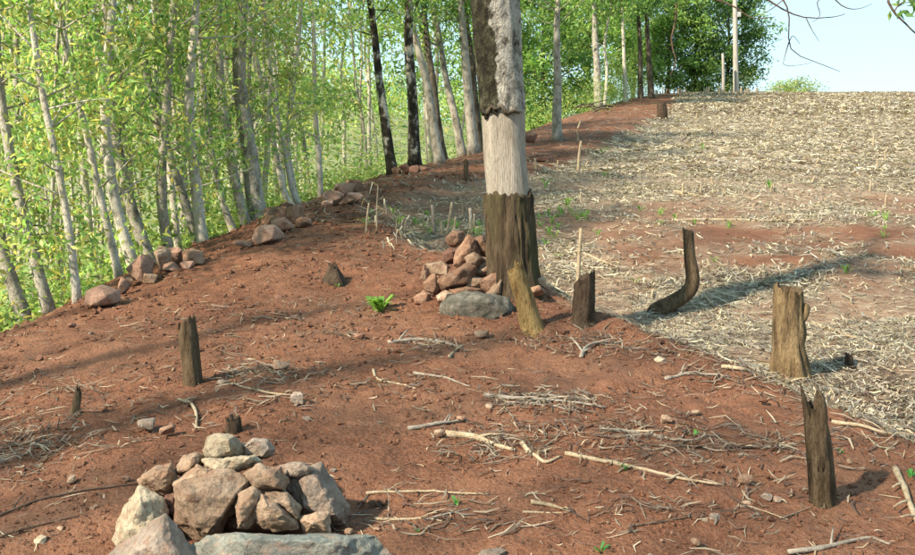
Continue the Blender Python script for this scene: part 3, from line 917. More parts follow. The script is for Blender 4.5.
PG = 'stones of the foreground cairn'
def z2(pts): return [(90 + x / 3.05, 420 + y / 3.05) for x, y in pts]
cairn = [
    ('whitish angular stone crowning the foreground cairn', [(345, 90), (365, 55), (400, 42), (440, 50), (465, 85), (460, 108), (400, 118), (350, 115)], 4.16, .10, 'rock_pale'),
    ('flat pale slab directly under the crowning stone of the foreground cairn', [(348, 122), (400, 108), (500, 108), (516, 130), (460, 152), (420, 162), (370, 148)], 4.08, .13, 'rock_pale'),
    ('brownish stone right of the crowning stone of the foreground cairn', [(460, 75), (500, 58), (540, 60), (562, 90), (535, 118), (470, 112)], 4.22, .10, 'rock_grey'),
    ('slanting tan stone left of the crowning stone on the foreground cairn', [(255, 160), (290, 110), (330, 98), (352, 110), (345, 138), (290, 168)], 4.15, .10, 'rock_tan'),
    ('dark wedge-shaped slab leaning on the biggest tan boulder', [(262, 196), (325, 138), (378, 148), (372, 168), (300, 208)], 4.02, .10, 'rock_tan'),
    ('rounded tan stone on the left shoulder of the foreground cairn', [(148, 182), (200, 145), (245, 138), (268, 190), (255, 235), (200, 222), (160, 200)], 4.12, .11, 'rock_tan'),
    ('biggest tan boulder with a flat lit face in the foreground cairn', [(262, 205), (400, 152), (484, 185), (472, 225), (400, 332), (350, 378), (300, 355), (264, 312)], 3.92, .13, 'rock_tan'),
    ('blocky tan stone under the flat right slab of the foreground cairn', [(472, 166), (520, 138), (578, 148), (603, 180), (596, 218), (530, 224), (490, 204)], 3.94, .10, 'rock_tan'),
    ('flat grey slab at the upper right of the foreground cairn', [(572, 140), (640, 128), (695, 155), (645, 184), (590, 172)], 4.05, .12, 'rock_grey'),
    ('small upright tan stone wedged in the middle of the foreground cairn', [(450, 225), (500, 213), (522, 225), (502, 300), (482, 332), (450, 328), (444, 270)], 3.84, .07, 'rock_tan'),
    ('split tan stone low in the middle of the foreground cairn', [(502, 252), (525, 228), (625, 300), (632, 328), (560, 338), (508, 315)], 3.82, .09, 'rock_tan'),
    ('leaning wedge stone on top of the split tan stone', [(525, 224), (600, 222), (638, 265), (642, 312), (600, 280), (560, 252)], 3.88, .10, 'rock_tan'),
    ('big smooth grey-brown boulder on the right of the foreground cairn', [(590, 185), (640, 150), (705, 138), (752, 200), (783, 262), (778, 318), (690, 330), (620, 300)], 4.06, .14, 'rock_grey'),
    ('small tan stone at the foot of the smooth right boulder', [(638, 302), (690, 280), (728, 287), (728, 345), (660, 345)], 3.82, .07, 'rock_tan'),
    ('tall pale lichen-white boulder on the left of the foreground cairn', [(60, 400), (110, 260), (150, 208), (207, 235), (238, 282), (212, 320), (170, 420), (70, 430)], 3.92, .13, 'rock_pale'),
    ('lilac-grey peaked boulder at the front left of the foreground cairn', [(30, 430), (130, 378), (190, 318), (228, 293), (305, 365), (335, 420), (320, 520), (60, 520)], 3.66, .12, 'rock_grey'),
    ('large blue-grey flat boulder along the front of the foreground cairn', [(320, 520), (322, 385), (400, 350), (480, 338), (700, 335), (850, 352), (900, 420), (880, 520)], 3.66, .13, 'rock_teal'),
    ('dim stone in the gap below the rounded tan stone of the cairn', [(228, 230), (262, 225), (275, 300), (240, 310)], 4.0, .08, 'rock_darkred'),
    ('dark stone behind the gap in the middle of the foreground cairn', [(395, 345), (415, 230), (520, 215), (640, 230), (660, 350), (520, 372)], 4.06, .10, 'rock_darkred'),
]
for lab, pts, d, th, mt in cairn:
    rock_outline('stone', lab, z2(pts), d, th, mt, PG, detail=.011, amp=.011, bevel=.003)
# hidden core that carries the upper stones
for (u, v, ru, rv, d) in [(225, 505, 52, 34, 4.2), (180, 515, 34, 28, 4.25), (285, 510, 40, 28, 4.25)]:
    rock_blob('stone', 'dark stone deep inside the foreground cairn', u, v, ru, rv, 'rock_darkred', PG, d, .8, detail=.05)

r_ = random.Random(9)
for k in range(22):
    u, v = r_.choice([(r_.uniform(92, 150), r_.uniform(505, 550)), (r_.uniform(345, 398), r_.uniform(500, 548)), (r_.uniform(150, 340), r_.uniform(470, 500))])
    sz = r_.uniform(2.5, 6)
    rock_blob('stone', 'small broken stone at the foot of the foreground cairn', u, v, sz * r_.uniform(1, 1.4), sz * .75, r_.choice(['rock_tan', 'rock_red', 'rock_grey', 'clod']), 'small stones round the foreground cairn')
TG = 'stones of the heap at the girdled tree'
def z3(pts): return [(410 + x / 4.575, 220 + y / 4.575) for x, y in pts]
heap = [
    ('tall pointed red stone high on the heap by the girdled tree', [(203, 205), (215, 145), (265, 78), (292, 95), (278, 150), (322, 180), (290, 212), (230, 217)], 8.12, .11, 'rock_red'),
    ('dark red stone touching the bark at the top of the heap', [(283, 95), (330, 78), (352, 110), (347, 165), (300, 155)], 8.25, .1, 'rock_red'),
    ('topmost left reddish stone of the heap by the girdled tree', [(168, 80), (200, 48), (242, 58), (248, 92), (210, 118), (180, 112)], 8.42, .1, 'rock_red'),
    ('small dark stone left of the tall pointed one', [(148, 150), (185, 128), (212, 140), (202, 195), (160, 198)], 8.22, .09, 'rock_darkred'),
    ('brown stone on the upper left flank of the heap', [(83, 205), (140, 188), (178, 210), (162, 248), (100, 248)], 8.12, .09, 'rock_tan'),
    ('large box-shaped red stone on the front of the heap', [(122, 275), (250, 208), (294, 215), (275, 292), (160, 314)], 7.92, .13, 'rock_red'),
    ('thin upright stone at the left end of the heap', [(48, 262), (65, 208), (88, 240), (82, 285)], 8.1, .06, 'rock_red'),
    ('squarish red stone at the lower left of the heap', [(62, 292), (110, 252), (144, 312), (112, 345), (74, 325)], 7.95, .09, 'rock_red'),
    ('pale tan stone in the middle of the heap', [(296, 226), (340, 198), (402, 203), (414, 238), (340, 268), (298, 258)], 8.05, .1, 'rock_tan'),
    ('small light stone under the pale tan one', [(252, 276), (290, 260), (333, 270), (322, 308), (268, 314)], 7.92, .08, 'rock_tan'),
    ('long tan stone leaning right in the heap', [(306, 294), (380, 243), (434, 233), (434, 274), (350, 330)], 7.92, .11, 'rock_red'),
    ('flat stone peeping above the mossy boulder', [(186, 318), (260, 305), (325, 315), (305, 345), (200, 350)], 7.84, .1, 'rock_red'),
    ('bright wedge stone between mossy boulder and yellow stump', [(346, 338), (410, 268), (434, 280), (424, 345), (390, 355)], 7.85, .09, 'rock_tan'),
    ('narrow stone hard against the yellow stump', [(422, 292), (460, 238), (472, 345), (434, 350)], 7.95, .08, 'rock_red'),
    ('small tan stone left of the mossy boulder', [(122, 347), (160, 323), (188, 340), (162, 380), (134, 374)], 7.75, .07, 'rock_tan'),
    ('lone dull stone at the far left foot of the heap', [(18, 357), (60, 323), (94, 340), (88, 385), (40, 390)], 7.85, .08, 'rock_red'),
    ('small stone lodged against the bark at the right of the heap', [(362, 190), (395, 168), (434, 180), (428, 203), (390, 208)], 8.2, .08, 'rock_red'),
    ('flat pale-topped slab right of the yellow stump', [(533, 222), (612, 270), (614, 304), (580, 296), (533, 258)], 8.0, .09, 'rock_tan'),
    ('small stone on the soil right of the yellow stump', [(546, 312), (590, 303), (614, 332), (570, 350)], 7.8, .07, 'rock_red'),
    ('light grey stone in front of the tall pointed one', [(252, 172), (290, 148), (324, 175), (314, 204), (268, 206)], 8.0, .08, 'rock_tan'),
    ('mossy grey rounded boulder in front of the heap', [(136, 398), (180, 343), (260, 328), (350, 333), (440, 353), (478, 410), (462, 470), (390, 510), (300, 520), (225, 520), (180, 485), (146, 440)], 7.55, .22, 'rock_moss'),
]
for lab, pts, d, th, mt in heap:
    moss = mt == 'rock_moss'
    rock_outline('boulder' if moss else 'stone', lab, z3(pts), d, th, mt, None if moss else TG, detail=.02 if moss else .025, amp=.014 if moss else .010, bevel=.05 if moss else .006, grow=1.05 if moss else 1.2, back=.2 if moss else th)
for (u, v, ru, rv, d) in [(470, 280, 32, 14, 8.2), (468, 262, 22, 14, 8.35), (500, 286, 20, 12, 8.1), (445, 290, 18, 10, 8.1)]:
    rock_blob('stone', 'dark stone deep inside the heap by the girdled tree', u, v, ru, rv, 'rock_darkred', TG, d, .8, detail=.08)

# stone piles along the grove edge (u, v, half width, half height)
def zA(x, y): return 80 + x / 2.69, 170 + y / 2.69
piles = [
    ('lowest stone pile on the grove edge', 'stones of the pile lowest along the grove edge', [(58, 342, 42, 26, 'rock_pink', 'flat reddish slab at the low left end'), (118, 312, 14, 20, 'rock_pink', 'small stone leaning left of the round one'), (165, 268, 34, 34, 'rock_pink', 'large round red stone'), (216, 240, 24, 32, 'rock_tan', 'pale rounded stone'), (258, 232, 30, 22, 'rock_pink', 'red stone on the upper right'), (305, 234, 26, 20, 'rock_red', 'dark stone at the right end'), (188, 292, 20, 13, 'rock_tan', 'small pale stone at the foot'), (240, 262, 26, 12, 'rock_pink', 'flat stone below the pale one'), (132, 300, 16, 12, 'rock_red', 'small dark stone below the round one'), (290, 256, 18, 10, 'rock_pink', 'small stone at the right foot')]),
    ('second pile up the edge', 'stones of the second pile along the grove edge', [(502, 172, 46, 22, 'rock_pink', 'long red stone'), (545, 148, 28, 18, 'rock_pink', 'rounded red stone in the middle'), (536, 118, 34, 20, 'rock_red', 'dark rough stone on top'), (578, 122, 26, 24, 'rock_red', 'dark stone on the right'), (505, 138, 26, 16, 'rock_red', 'dark stone on the upper left'), (600, 140, 20, 14, 'rock_red', 'small dark stone at the right end'), (560, 100, 20, 12, 'rock_red', 'topmost dark stone'), (440, 198, 24, 10, 'rock_pink', 'flat stone off the left end')]),
    ('third pile up the edge', 'stones of the third pile along the grove edge', [(685, 75, 26, 18, 'rock_pink', 'left stone'), (718, 55, 24, 18, 'rock_pink', 'middle stone'), (742, 48, 20, 20, 'rock_red', 'upper right stone'), (700, 50, 18, 12, 'rock_pink', 'upper left stone'), (735, 74, 24, 13, 'rock_pink', 'lower right stone'), (668, 90, 18, 10, 'rock_pink', 'low left stone'), (715, 84, 22, 10, 'rock_red', 'front stone'), (762, 68, 16, 12, 'rock_red', 'right end stone'), (728, 36, 16, 9, 'rock_red', 'topmost stone')]),
]
for pn, grp, lst in piles:
    for (x, y, a, b, mt, lab) in lst:
        u, v = zA(x, y)
        g0 = ground(u, v + b / 2.69)
        bx, by = zA(x, y)
        rock_blob('stone', '%s, %s' % (lab, pn), u, v, a / 2.69 * 1.25, b / 2.69 * 1.3, mt, grp, min(max(g0.y, 6), 24), 1.1)
dP = ground(415, 172).y
for k, (u, v, a, b) in enumerate([(396, 171, 6, 5), (405, 168, 7, 6), (414, 170, 7, 6), (424, 169, 6, 5), (430, 172, 5, 4), (400, 175, 6, 4), (410, 175, 7, 4), (391, 176, 5, 4), (420, 174, 5, 4)]):
    rock_blob('stone', 'small red stone in the ring round the black-banded trunk', u, v, a, b, 'rock_darkred' if k % 3 else 'rock_red', 'stones round the black-banded trunk', dP - .5 + .03 * k)
for lab, u, v, a, b, mt in [('dark lump of earth and root right of the girdled trunk', 530, 138, 9, 6, 'rock_darkred'), ('low dark lump on the red strip right of the girdled trunk', 545, 159, 10, 4, 'rock_darkred'),
                            ('tan fist-sized stone behind the left stump shadow', 281, 365, 9, 7, 'rock_tan'), ('grey rounded stone below the left twig heap', 297, 398, 9, 7, 'rock_grey'),
                            ('grey-pink stone left of the curved root', 167, 429, 9, 7, 'rock_red'), ('grey flat stone far left of the curved root', 148, 424, 11, 7, 'rock_grey'),
                            ('angular pale stone on bare soil left of the split stump', 744, 478, 10, 7, 'rock_tan'), ('pale stone near a green seedling right of centre', 666, 420, 7, 6, 'rock_tan'),
                            ('small grey stone left of the split stump foot', 767, 497, 6, 5, 'rock_grey'), ('smaller stone of the pair left of the split stump foot', 778, 499, 5, 4, 'rock_grey'),
                            ('flat grey stone on the soil bottom right', 715, 517, 8, 4, 'rock_grey'), ('round tan stone at the end of the pale root', 439, 433, 6, 5, 'rock_tan'),
                            ('low grey stone cut by the bottom edge of the picture', 492, 554, 16, 7, 'rock_grey'), ('pinkish stone on the lit soil bottom right', 697, 541, 7, 5, 'rock_red'),
                            ('flat bluish stone left of the foreground cairn', 190, 535, 11, 6, 'rock_teal'), ('pale stone left of the foreground cairn', 40, 541, 7, 6, 'rock_pale'),
                            ('tan stone left of the dark curved root', 72, 479, 7, 5, 'rock_tan'), ('brown stone midway up the left slope', 125, 478, 6, 4, 'rock_red'),
                            ('tan stone under the mossy boulder', 482, 334, 9, 5, 'rock_tan'), ('pale stone right of the twig heap', 660, 360, 6, 4, 'rock_pale')]:
    rock_blob('stone', lab, u, v, a, b, mt)
r_ = random.Random(4)
for k in range(90):
    u = r_.uniform(0, 900); v = r_.uniform(320, 550) if k % 3 else r_.uniform(230, 340)
    g0 = ground(u, v)
    if g0.x > float(XR(g0.y)) - .1 or g0.y > 14 or g0.x < float(XL(g0.y)) + .3: continue
    if 90 < u < 390 and v > 430: continue
    s = r_.uniform(1.6, 4.4)
    rock_blob('pebble', 'small stone lying loose on the bare red soil', u, v - s * .4, s * r_.uniform(1, 1.5), s * .8, r_.choice(['rock_red', 'rock_tan', 'rock_darkred', 'clod', 'rock_grey', 'clod']), 'small loose stones on the red soil', detail=.03)

# soil crumbs: uncountable small clods
def crumbs():
    n = 95000
    y = 3.2 + rng.random(n) ** 1.6 * 20
    x = rng.uniform(-1, 1, n) * (0.52 * y + 0.4)
    s = 0.003 + 0.017 * rng.random(n) ** 6
    s *= np.clip(y / 5, .8, 2.2)
    keep = (x < XR(y) + .2) & (x > XL(y) - .8) & (vn(x * 1.7, y * 1.7, 61) + rng.normal(0, .2, n) > -.12)
    x, y, s = x[keep], y[keep], s[keep]; n = len(x)
    z = H(x, y) + s * .15
    O = np.array([[1, 0, 0], [-1, 0, 0], [0, 1, 0], [0, -1, 0], [0, 0, 1], [0, 0, -1]], float)
    T = np.array([[0, 2, 4], [2, 1, 4], [1, 3, 4], [3, 0, 4], [2, 0, 5], [1, 2, 5], [3, 1, 5], [0, 3, 5]])
    V = O[None] * rng.uniform(.6, 1.3, (n, 6, 1)) + rng.normal(0, .18, (n, 6, 3))
    a = rng.uniform(0, 6.28, n); c, sn = np.cos(a)[:, None], np.sin(a)[:, None]
    X = V[..., 0] * c - V[..., 1] * sn; Y = V[..., 0] * sn + V[..., 1] * c
    V = np.stack([X, Y, V[..., 2] * .8], -1) * s[:, None, None] + np.stack([x, y, z], 1)[:, None]
    F = (T[None] + np.arange(n)[:, None, None] * 6).reshape(-1, 3)
    o = link('soil_crumbs', np_mesh('soil_crumbs', V.reshape(-1, 3), F, None, False), 'clod')
    tag(o, 'loose red crumbs of earth over the ridge', 'soil', kind='stuff')
crumbs()

# ------------------------------------------------------------------ stumps
def stump(name, label, pix, widths, matn, jag=0.06, slant=0.0, hollow=0.05, rough=0.16, ridges=0.16, flare=1.5, ns=28, cat='stump', group=None, d=None, seed=None, flat_end=False):
    """PIX: axis from base to top; WIDTHS px along it; broken uneven top."""
    _seed[0] += 1; sd = _seed[0] if seed is None else seed
    b = ground(*pix[0])
    d = b.y if d is None else d
    P = [at(u, v, d) for u, v in pix]
    P[0] = Vector((P[0].x, d, Hs(P[0].x, d)))
    t = empty(name, P[0])
    P = [P[0] - Vector((0, 0, .06))] + P
    widths = [widths[0] * flare] + list(widths)
    rows = 26
    S = smooth_path(P, rows)
    W = np.interp(np.linspace(0, len(P) - 1, rows), range(len(P)), [w * px(d) * .5 for w in widths])
    V, F = tube(S, W, ns, 0, 0, cap=False)
    V = V.reshape(rows, ns, 3)
    top_r = W[-1]
    T = (S[-1] - S[-2]).normalized()
    for i in range(rows):
        c = S[i]
        for j in range(ns):
            a = j / ns * 2 * math.pi
            q = (math.cos(a), math.sin(a))
            along = i / rows * 2.2
            f = 1 + rough * 1.3 * mnoise.noise((q[0] * 1.1 + sd, q[1] * 1.1, along)) + ridges * (.35 - abs(mnoise.noise((q[0] * 3.2 + sd, q[1] * 3.2, along * .6))) * 1.6) + ridges * .4 * mnoise.noise((q[0] * 8, q[1] * 8 + sd, along * 2.5))
            p = c + (Vector(V[i, j]) - c) * f
            k = max(0, (i - rows + 6) / 5)
            p += T * k * (jag * mnoise.noise((q[0] * 2.4 + sd, q[1] * 2.4, 7.7)) * 1.7 + jag * .22 * mnoise.noise((q[0] * 6 + sd, q[1] * 6, 2.2)) + slant * q[0])
            V[i, j] = p
    ring = V[-1]
    cen = ring.mean(0)
    inner = cen + (ring - cen) * .6 - np.array(T) * hollow * .6
    cpt = cen - np.array(T) * hollow
    body = V.reshape(-1, 3)
    child('wood', body, F, matn, t)
    TV = np.vstack([ring * .999 + cen * .001, inner, cpt[None]])
    j = np.arange(ns)
    TF = np.stack([j, (j + 1) % ns, ns + (j + 1) % ns, ns + j], 1)
    TF2 = np.array([[2 * ns, ns + k, ns + (k + 1) % ns, ns + (k + 2) % ns] for k in range(0, ns, 2)])
    child('broken_top', TV, np.vstack([TF, TF2]), matn if matn != 'wood_yellow' else 'wood_brown', t, smooth=False)
    tag(t, label, cat, group)
    return t
stump('tree_stump', 'slim yellowish stump standing alone on the left slope', [(193, 384), (191, 360), (188, 335), (187, 322)], [21, 19, 19, 17], 'wood_brown', .05, -.02)
stump('tree_stump', 'tiny splintered stub low on the left slope', [(75, 416), (77, 400), (79, 390)], [9, 8, 7], 'wood_brown', .03, .01, ns=16)
stump('tree_stump', 'small dark cone-shaped stump on the upper left soil', [(334, 281), (333, 272), (332, 265)], [26, 15, 7], 'wood_dark', .03, 0)
stump('tree_stump', 'yellow weathered stump leaning left in front of the girdled tree', [(531, 327), (526, 305), (520, 285), (515, 267)], [23, 20, 18, 16], 'wood_gold', .05, -.02, flare=1.6)
stump('tree_stump', 'short dark stump with slanted top right of the yellow stump', [(583, 320), (584, 300), (584, 277)], [24, 22, 21], 'wood_dark', .03, -.05, flare=1.6)
stump('tree_stump', 'thick gnarled yellow-brown stump at the right bank edge', [(791, 374), (789, 348), (788, 320), (789, 289)], [42, 32, 28, 25], 'wood_yellow', .035, .015, ridges=.24, rough=.22, flare=1.5, ns=44)
stump('tree_stump', 'split weathered post-like stump at lower right', [(823, 502), (820, 462), (816, 428), (813, 403)], [27, 25, 23, 21], 'wood_brown', .09, .03, ridges=.25, ns=40)
stump('tree_stump', 'small dark stump far off at the end of the red strip', [(662, 119), (662, 111), (661, 104)], [11, 10, 9], 'wood_dark', .05, 0)
stump('tree_stump', 'tiny dark stub just above the foreground cairn', [(234, 433), (234, 424), (233, 417)], [19, 16, 15], 'wood_dark', .02, 0)
stump('tree_stump', 'tiny dark stub on straw right of the gnarled stump', [(849, 368), (849, 360), (849, 354)], [9, 8, 7], 'wood_dark', .02, 0, ns=16)
stump('tree_stump', 'reddish short stub left of the girdled trunk', [(467, 181), (466, 170), (466, 161)], [6, 5.5, 5], 'wood_brown', .03, 0, ns=16)
stump('bent_stump', 'J-shaped bent dark branch stump sprouting at the field edge', [(657, 313), (672, 303), (688, 292), (693, 278), (690, 255), (688, 231)], [19, 16, 14, 13, 11.5, 11], 'wood_brown', .02, 0.02, hollow=.01, flare=1.1, rough=.14, ridges=.14)
# second splinter and knots of the two right stumps
def knots(label_of, pieces, matn):
    t = [o for o in COL.objects if o.get('label') == label_of][0]
    for nm, pix, rr in pieces:
        d = t.location.y - .03
        child(nm, *tube(smooth_path([at(u, v, d) for u, v in pix], 7), [q * px(d) for q in rr], 8, .25, 3), matn, t)
knots('thick gnarled yellow-brown stump at the right bank edge', [('knot', [(797, 326), (803, 317), (806, 308), (805, 303)], [4, 5, 5, 4.5, 4, 3, 1.5]), ('knot', [(796, 352), (801, 338), (803, 322)], [4, 5, 5, 5, 4.5, 4, 2]), ('root', [(795, 358), (804, 370), (810, 378)], [8, 8, 7, 6, 5, 4, 3])], 'wood_yellow')
knots('split weathered post-like stump at lower right', [('splinter', [(821, 470), (821, 432), (820, 405), (819, 391)], [6, 7, 7, 7, 6, 5, 2])], 'wood_brown')

# ------------------------------------------------------------------ sticks and stalks
def stick(label, pix, w, matn, name='fallen_stick', lift=0.4, group='sticks on the red soil', taper=.45, forks=()):
    P = []
    for k, (u, v) in enumerate(pix):
        g0 = ground(u, v); r = w * px(g0.y) * .5
        P.append(g0 + Vector((0, 0, r * lift + .004)))
    n = max(8, len(pix) * 5)
    S = smooth_path(P, n)
    for p in S:
        p.z = max(p.z, Hs(p.x, p.y) + w * px(p.y) * .15)
        p.z += mnoise.noise((p.x * 6, p.y * 6, 2)) * .006
    d = P[0].y
    rr = random.Random(_seed[0])
    prof = np.linspace(w, w * taper, n) * px(d) * .5 * np.array([1 + .22 * mnoise.noise((q * .9, _seed[0], 0)) for q in range(n)])
    pcs = [tube(S, prof, 8, .22, _seed[0])]
    for _ in range(0 if w < 3 else rr.choice((1, 2, 2, 3))):          # snapped side prongs
        q = rr.randint(2, n - 3); tg = (S[q + 1] - S[q - 1]).normalized()
        sd_ = Vector((-tg.y, tg.x, 0)) * rr.choice((-1, 1))
        Ln = rr.uniform(.04, .16)
        e = S[q] + (tg * .8 + sd_ * .7 + Vector((0, 0, rr.uniform(.05, .5)))) * Ln
        pcs.append(tube(smooth_path([S[q], S[q].lerp(e, .5) + Vector((0, 0, .008)), e], 5), np.linspace(prof[q] * .7, prof[q] * .3, 5), 6))
    V, F = join(pcs)
    _seed[0] += 1
    o = Vector(S[0])
    ob = link(name, np_mesh(name, V - np.array(o), F, None, True), matn)
    ob.location = o
    tag(ob, label, 'stick', group)
sticks = [
    ('thick pale stick cut by the right edge of the picture', [(895, 471), (903, 492), (913, 515), (922, 535)], 7.5, 'stick_pale'),
    ('dark bent branch along the bottom right edge', [(788, 556), (825, 550), (856, 541), (872, 540), (890, 543)], 6, 'stick_grey'),
    ('long straight pale stick right of the foreground cairn', [(366, 496), (410, 495), (450, 497), (488, 499)], 3.4, 'stick_pale'),
    ('curved brown stick below the long straight pale one', [(374, 522), (405, 521), (425, 522), (442, 526)], 3.6, 'stick_pale'),
    ('thin stick branching right of the curved brown stick', [(425, 523), (450, 518), (470, 514)], 2.6, 'stick_grey'),
    ('short pale broken stick on lower middle soil', [(531, 507), (552, 508), (571, 512)], 5, 'stick_pale'),
    ('thin pale stick under the short broken one', [(523, 514), (545, 513), (568, 515)], 2.5, 'stick_pale'),
    ('thick pale peeling root in the middle of the soil', [(446, 436), (470, 438), (495, 445), (515, 451)], 8, 'stick_pale'),
    ('crooked pale branch right of the thick peeling root', [(522, 443), (530, 455), (545, 465), (560, 462)], 5.5, 'stick_pale'),
    ('long tan branch running right from the peeling root', [(565, 459), (600, 466), (640, 474), (675, 481), (718, 490)], 5, 'stick_pale'),
    ('grey stick above the thick peeling root', [(408, 430), (440, 426), (467, 420)], 5, 'stick_grey'),
    ('pale stick lying on the central left soil', [(373, 372), (378, 379), (398, 384), (416, 392)], 3.2, 'stick_pale'),
    ('wavy twig right of the central pale stick', [(414, 372), (440, 380), (470, 387)], 3, 'stick_grey'),
    ('curved upright root loop on the left slope', [(178, 404), (190, 407), (196, 415), (196, 426), (193, 430)], 4, 'stick_pale'),
    ('long dark stick on the left slope', [(-5, 521), (30, 508), (70, 495), (110, 490), (140, 484)], 3.5, 'stick_dark'),
    ('dark twig at the foot of the left slope', [(0, 545), (40, 528), (80, 520)], 3, 'stick_dark'),
    ('bent tan stick left of the gnarled stump', [(722, 369), (745, 373), (775, 384), (797, 384)], 5, 'stick_pale'),
    ('brown stick above the bare soil right of centre', [(665, 380), (700, 376), (730, 379)], 4, 'stick_grey'),
    ('grey bundle stick longest in the middle twig heap', [(484, 396), (520, 401), (560, 405), (606, 408)], 4.5, 'stick_grey'),
    ('second grey stick of the middle twig heap', [(505, 404), (540, 408), (580, 412)], 4, 'stick_grey'),
    ('third grey stick of the middle twig heap', [(530, 396), (560, 400), (596, 402)], 3.5, 'stick_grey'),
    ('forked grey stick below the mossy boulder', [(388, 346), (420, 341), (448, 344), (462, 348)], 4, 'stick_grey'),
    ('short pale prong of the forked stick below the mossy boulder', [(449, 359), (455, 350), (462, 346)], 3.5, 'stick_pale'),
    ('curved dark stick right of the boulder', [(581, 358), (586, 350), (600, 345), (622, 341)], 4.5, 'stick_grey'),
    ('tan twig on the soil before the split stump', [(738, 508), (760, 512), (788, 519)], 2.4, 'stick_pale'),
    ('dark root on lower right soil', [(628, 530), (660, 525), (690, 520), (705, 522)], 3, 'stick_dark'),
    ('pale stick behind the split stump', [(832, 425), (860, 430), (890, 436), (915, 440)], 4.5, 'stick_pale'),
    ('thin tan root on the left twig-strewn slope', [(232, 386), (260, 391), (285, 397), (305, 395)], 2.6, 'stick_pale'),
    ('grey branch among litter right of the peeling root', [(600, 436), (640, 432), (680, 440), (720, 436)], 4, 'stick_grey'),
    ('dark branch beneath the litter right of centre', [(640, 447), (690, 445), (740, 449), (790, 446)], 4, 'stick_dark'),
    ('grey stick fallen against the right bank', [(846, 352), (862, 372), (884, 392), (905, 402)], 5, 'stick_grey'),
    ('dark stick fallen down the right bank', [(858, 385), (880, 405), (905, 420)], 4, 'stick_dark'),
    ('pale stick across the right bank top', [(720, 335), (760, 350), (772, 356)], 3.4, 'stick_grey'),
    ('long bright straw stalk in the field right of the gnarled stump', [(812, 322), (830, 330), (860, 342), (878, 348)], 4, 'stick_pale'),
    ('bright stalk lying left of the gnarled stump', [(703, 296), (714, 308), (728, 322)], 3.5, 'stick_pale'),
    ('long pale stalk lying across the far field strip', [(672, 221), (720, 221), (770, 222), (812, 221)], 3.6, 'stick_pale'),
    ('pale curved husk stalk left in the far field', [(675, 193), (692, 196), (706, 198)], 4, 'stick_pale'),
    ('pale twig under the girdled tree, left in the stubble', [(575, 252), (600, 262), (618, 268)], 3, 'stick_pale'),
]
for lab, pix, w, mt in sticks:
    stick(lab, pix, w, mt, group='stalks and sticks in the straw' if ('field' in lab or 'stalk' in lab) else 'sticks on the red soil')

def stalk(label, u, v, top, w, matn='stick_pale', leaf=False, name='dry_stalk', group='dry stalks standing in the stubble'):
    b = ground(u, v); d = b.y
    p1 = at(top[0], top[1], d)
    t = empty(name, b)
    m = b.lerp(p1, .5) + Vector((random.uniform(-.01, .01), 0, 0))
    S = smooth_path([b - Vector((0, 0, .03)), m, p1], 7)
    child('stem', *tube(S, np.linspace(w, w * .75, 7) * px(d) * .5, 7, .1, 2), matn, t)
    if leaf:
        P = []
        for k in range(3):
            q = S[2 + k * 2]; a = random.uniform(0, 6.28); Ln = random.uniform(.06, .2)
            e = q + Vector((math.cos(a) * Ln * .6, math.sin(a) * Ln * .6, .05)); f = q + Vector((math.cos(a) * Ln, math.sin(a) * Ln, -Ln * .5))
            wv = Vector((-math.sin(a), math.cos(a), .3)) * .011
            f.z = max(f.z, Hs(f.x, f.y) + .01)
            child('dry_leaf', np.array([q - wv * .3, q + wv * .3, e - wv, e + wv, f - wv * .1, f + wv * .1]), np.array([[0, 1, 3, 2], [2, 3, 5, 4]]), 'straw', t, np.array([PAL_STRAW[k]] * 6))
    tag(t, label, 'stalk', group)
stalk('tall pale split stake standing behind the short dark stump', 577, 300, (581, 228), 4.5)
stalk('slim pale stake standing in the field right of the girdled trunk', 578, 173, (581, 141), 3.2)
stalk('short pale stake at the field edge right of the girdled trunk', 536, 171, (535, 158), 3)
stalk('shortest pale stake right of the girdled trunk', 557, 168, (558, 160), 2.4)
stalk('tallest leafy dry stalk in the stubble left of the girdled tree', 377, 232, (378, 186), 2, leaf=True)
stalk('thick grey stalk stub in the stubble left of the girdled tree', 434, 235, (432, 205), 4.5, 'stick_grey')
stalk('leaning pale stalk in the stubble left of the girdled tree', 446, 236, (452, 202), 3.5)
stalk('grey stalk stub close to the stone heap', 471, 232, (470, 208), 4.5, 'stick_grey')
stalk('pale stalk stub at the left end of the stubble', 366, 234, (369, 203), 2.4, leaf=True)
for k in range(22):
    u = random.uniform(362, 484); v = random.uniform(212, 248)
    stalk('short dry stalk stub in the stubble left of the girdled tree', u, v, (u + random.uniform(-3, 3), v - random.uniform(4, 22)), random.uniform(1.4, 2.8), random.choice(['stick_pale', 'stick_pale', 'stick_grey']), leaf=random.random() < .5)
for k in range(30):
    u = random.uniform(560, 905); v = random.uniform(118, 215)
    stalk('short dry stalk stub standing in the straw of the open field', u, v, (u + random.uniform(-3, 4), v - random.uniform(5, 13)), random.uniform(1.5, 2.6), group='stalk stubs in the open field')
for k in range(40):
    u = random.uniform(655, 760); v = random.uniform(93.6, 97)
    stalk('pale dry stalk on the field crest below the dark trees', u, v, (u + random.uniform(-1, 1), v - random.uniform(4, 8)), random.uniform(1.2, 2.0), group='dry stalks along the crest')

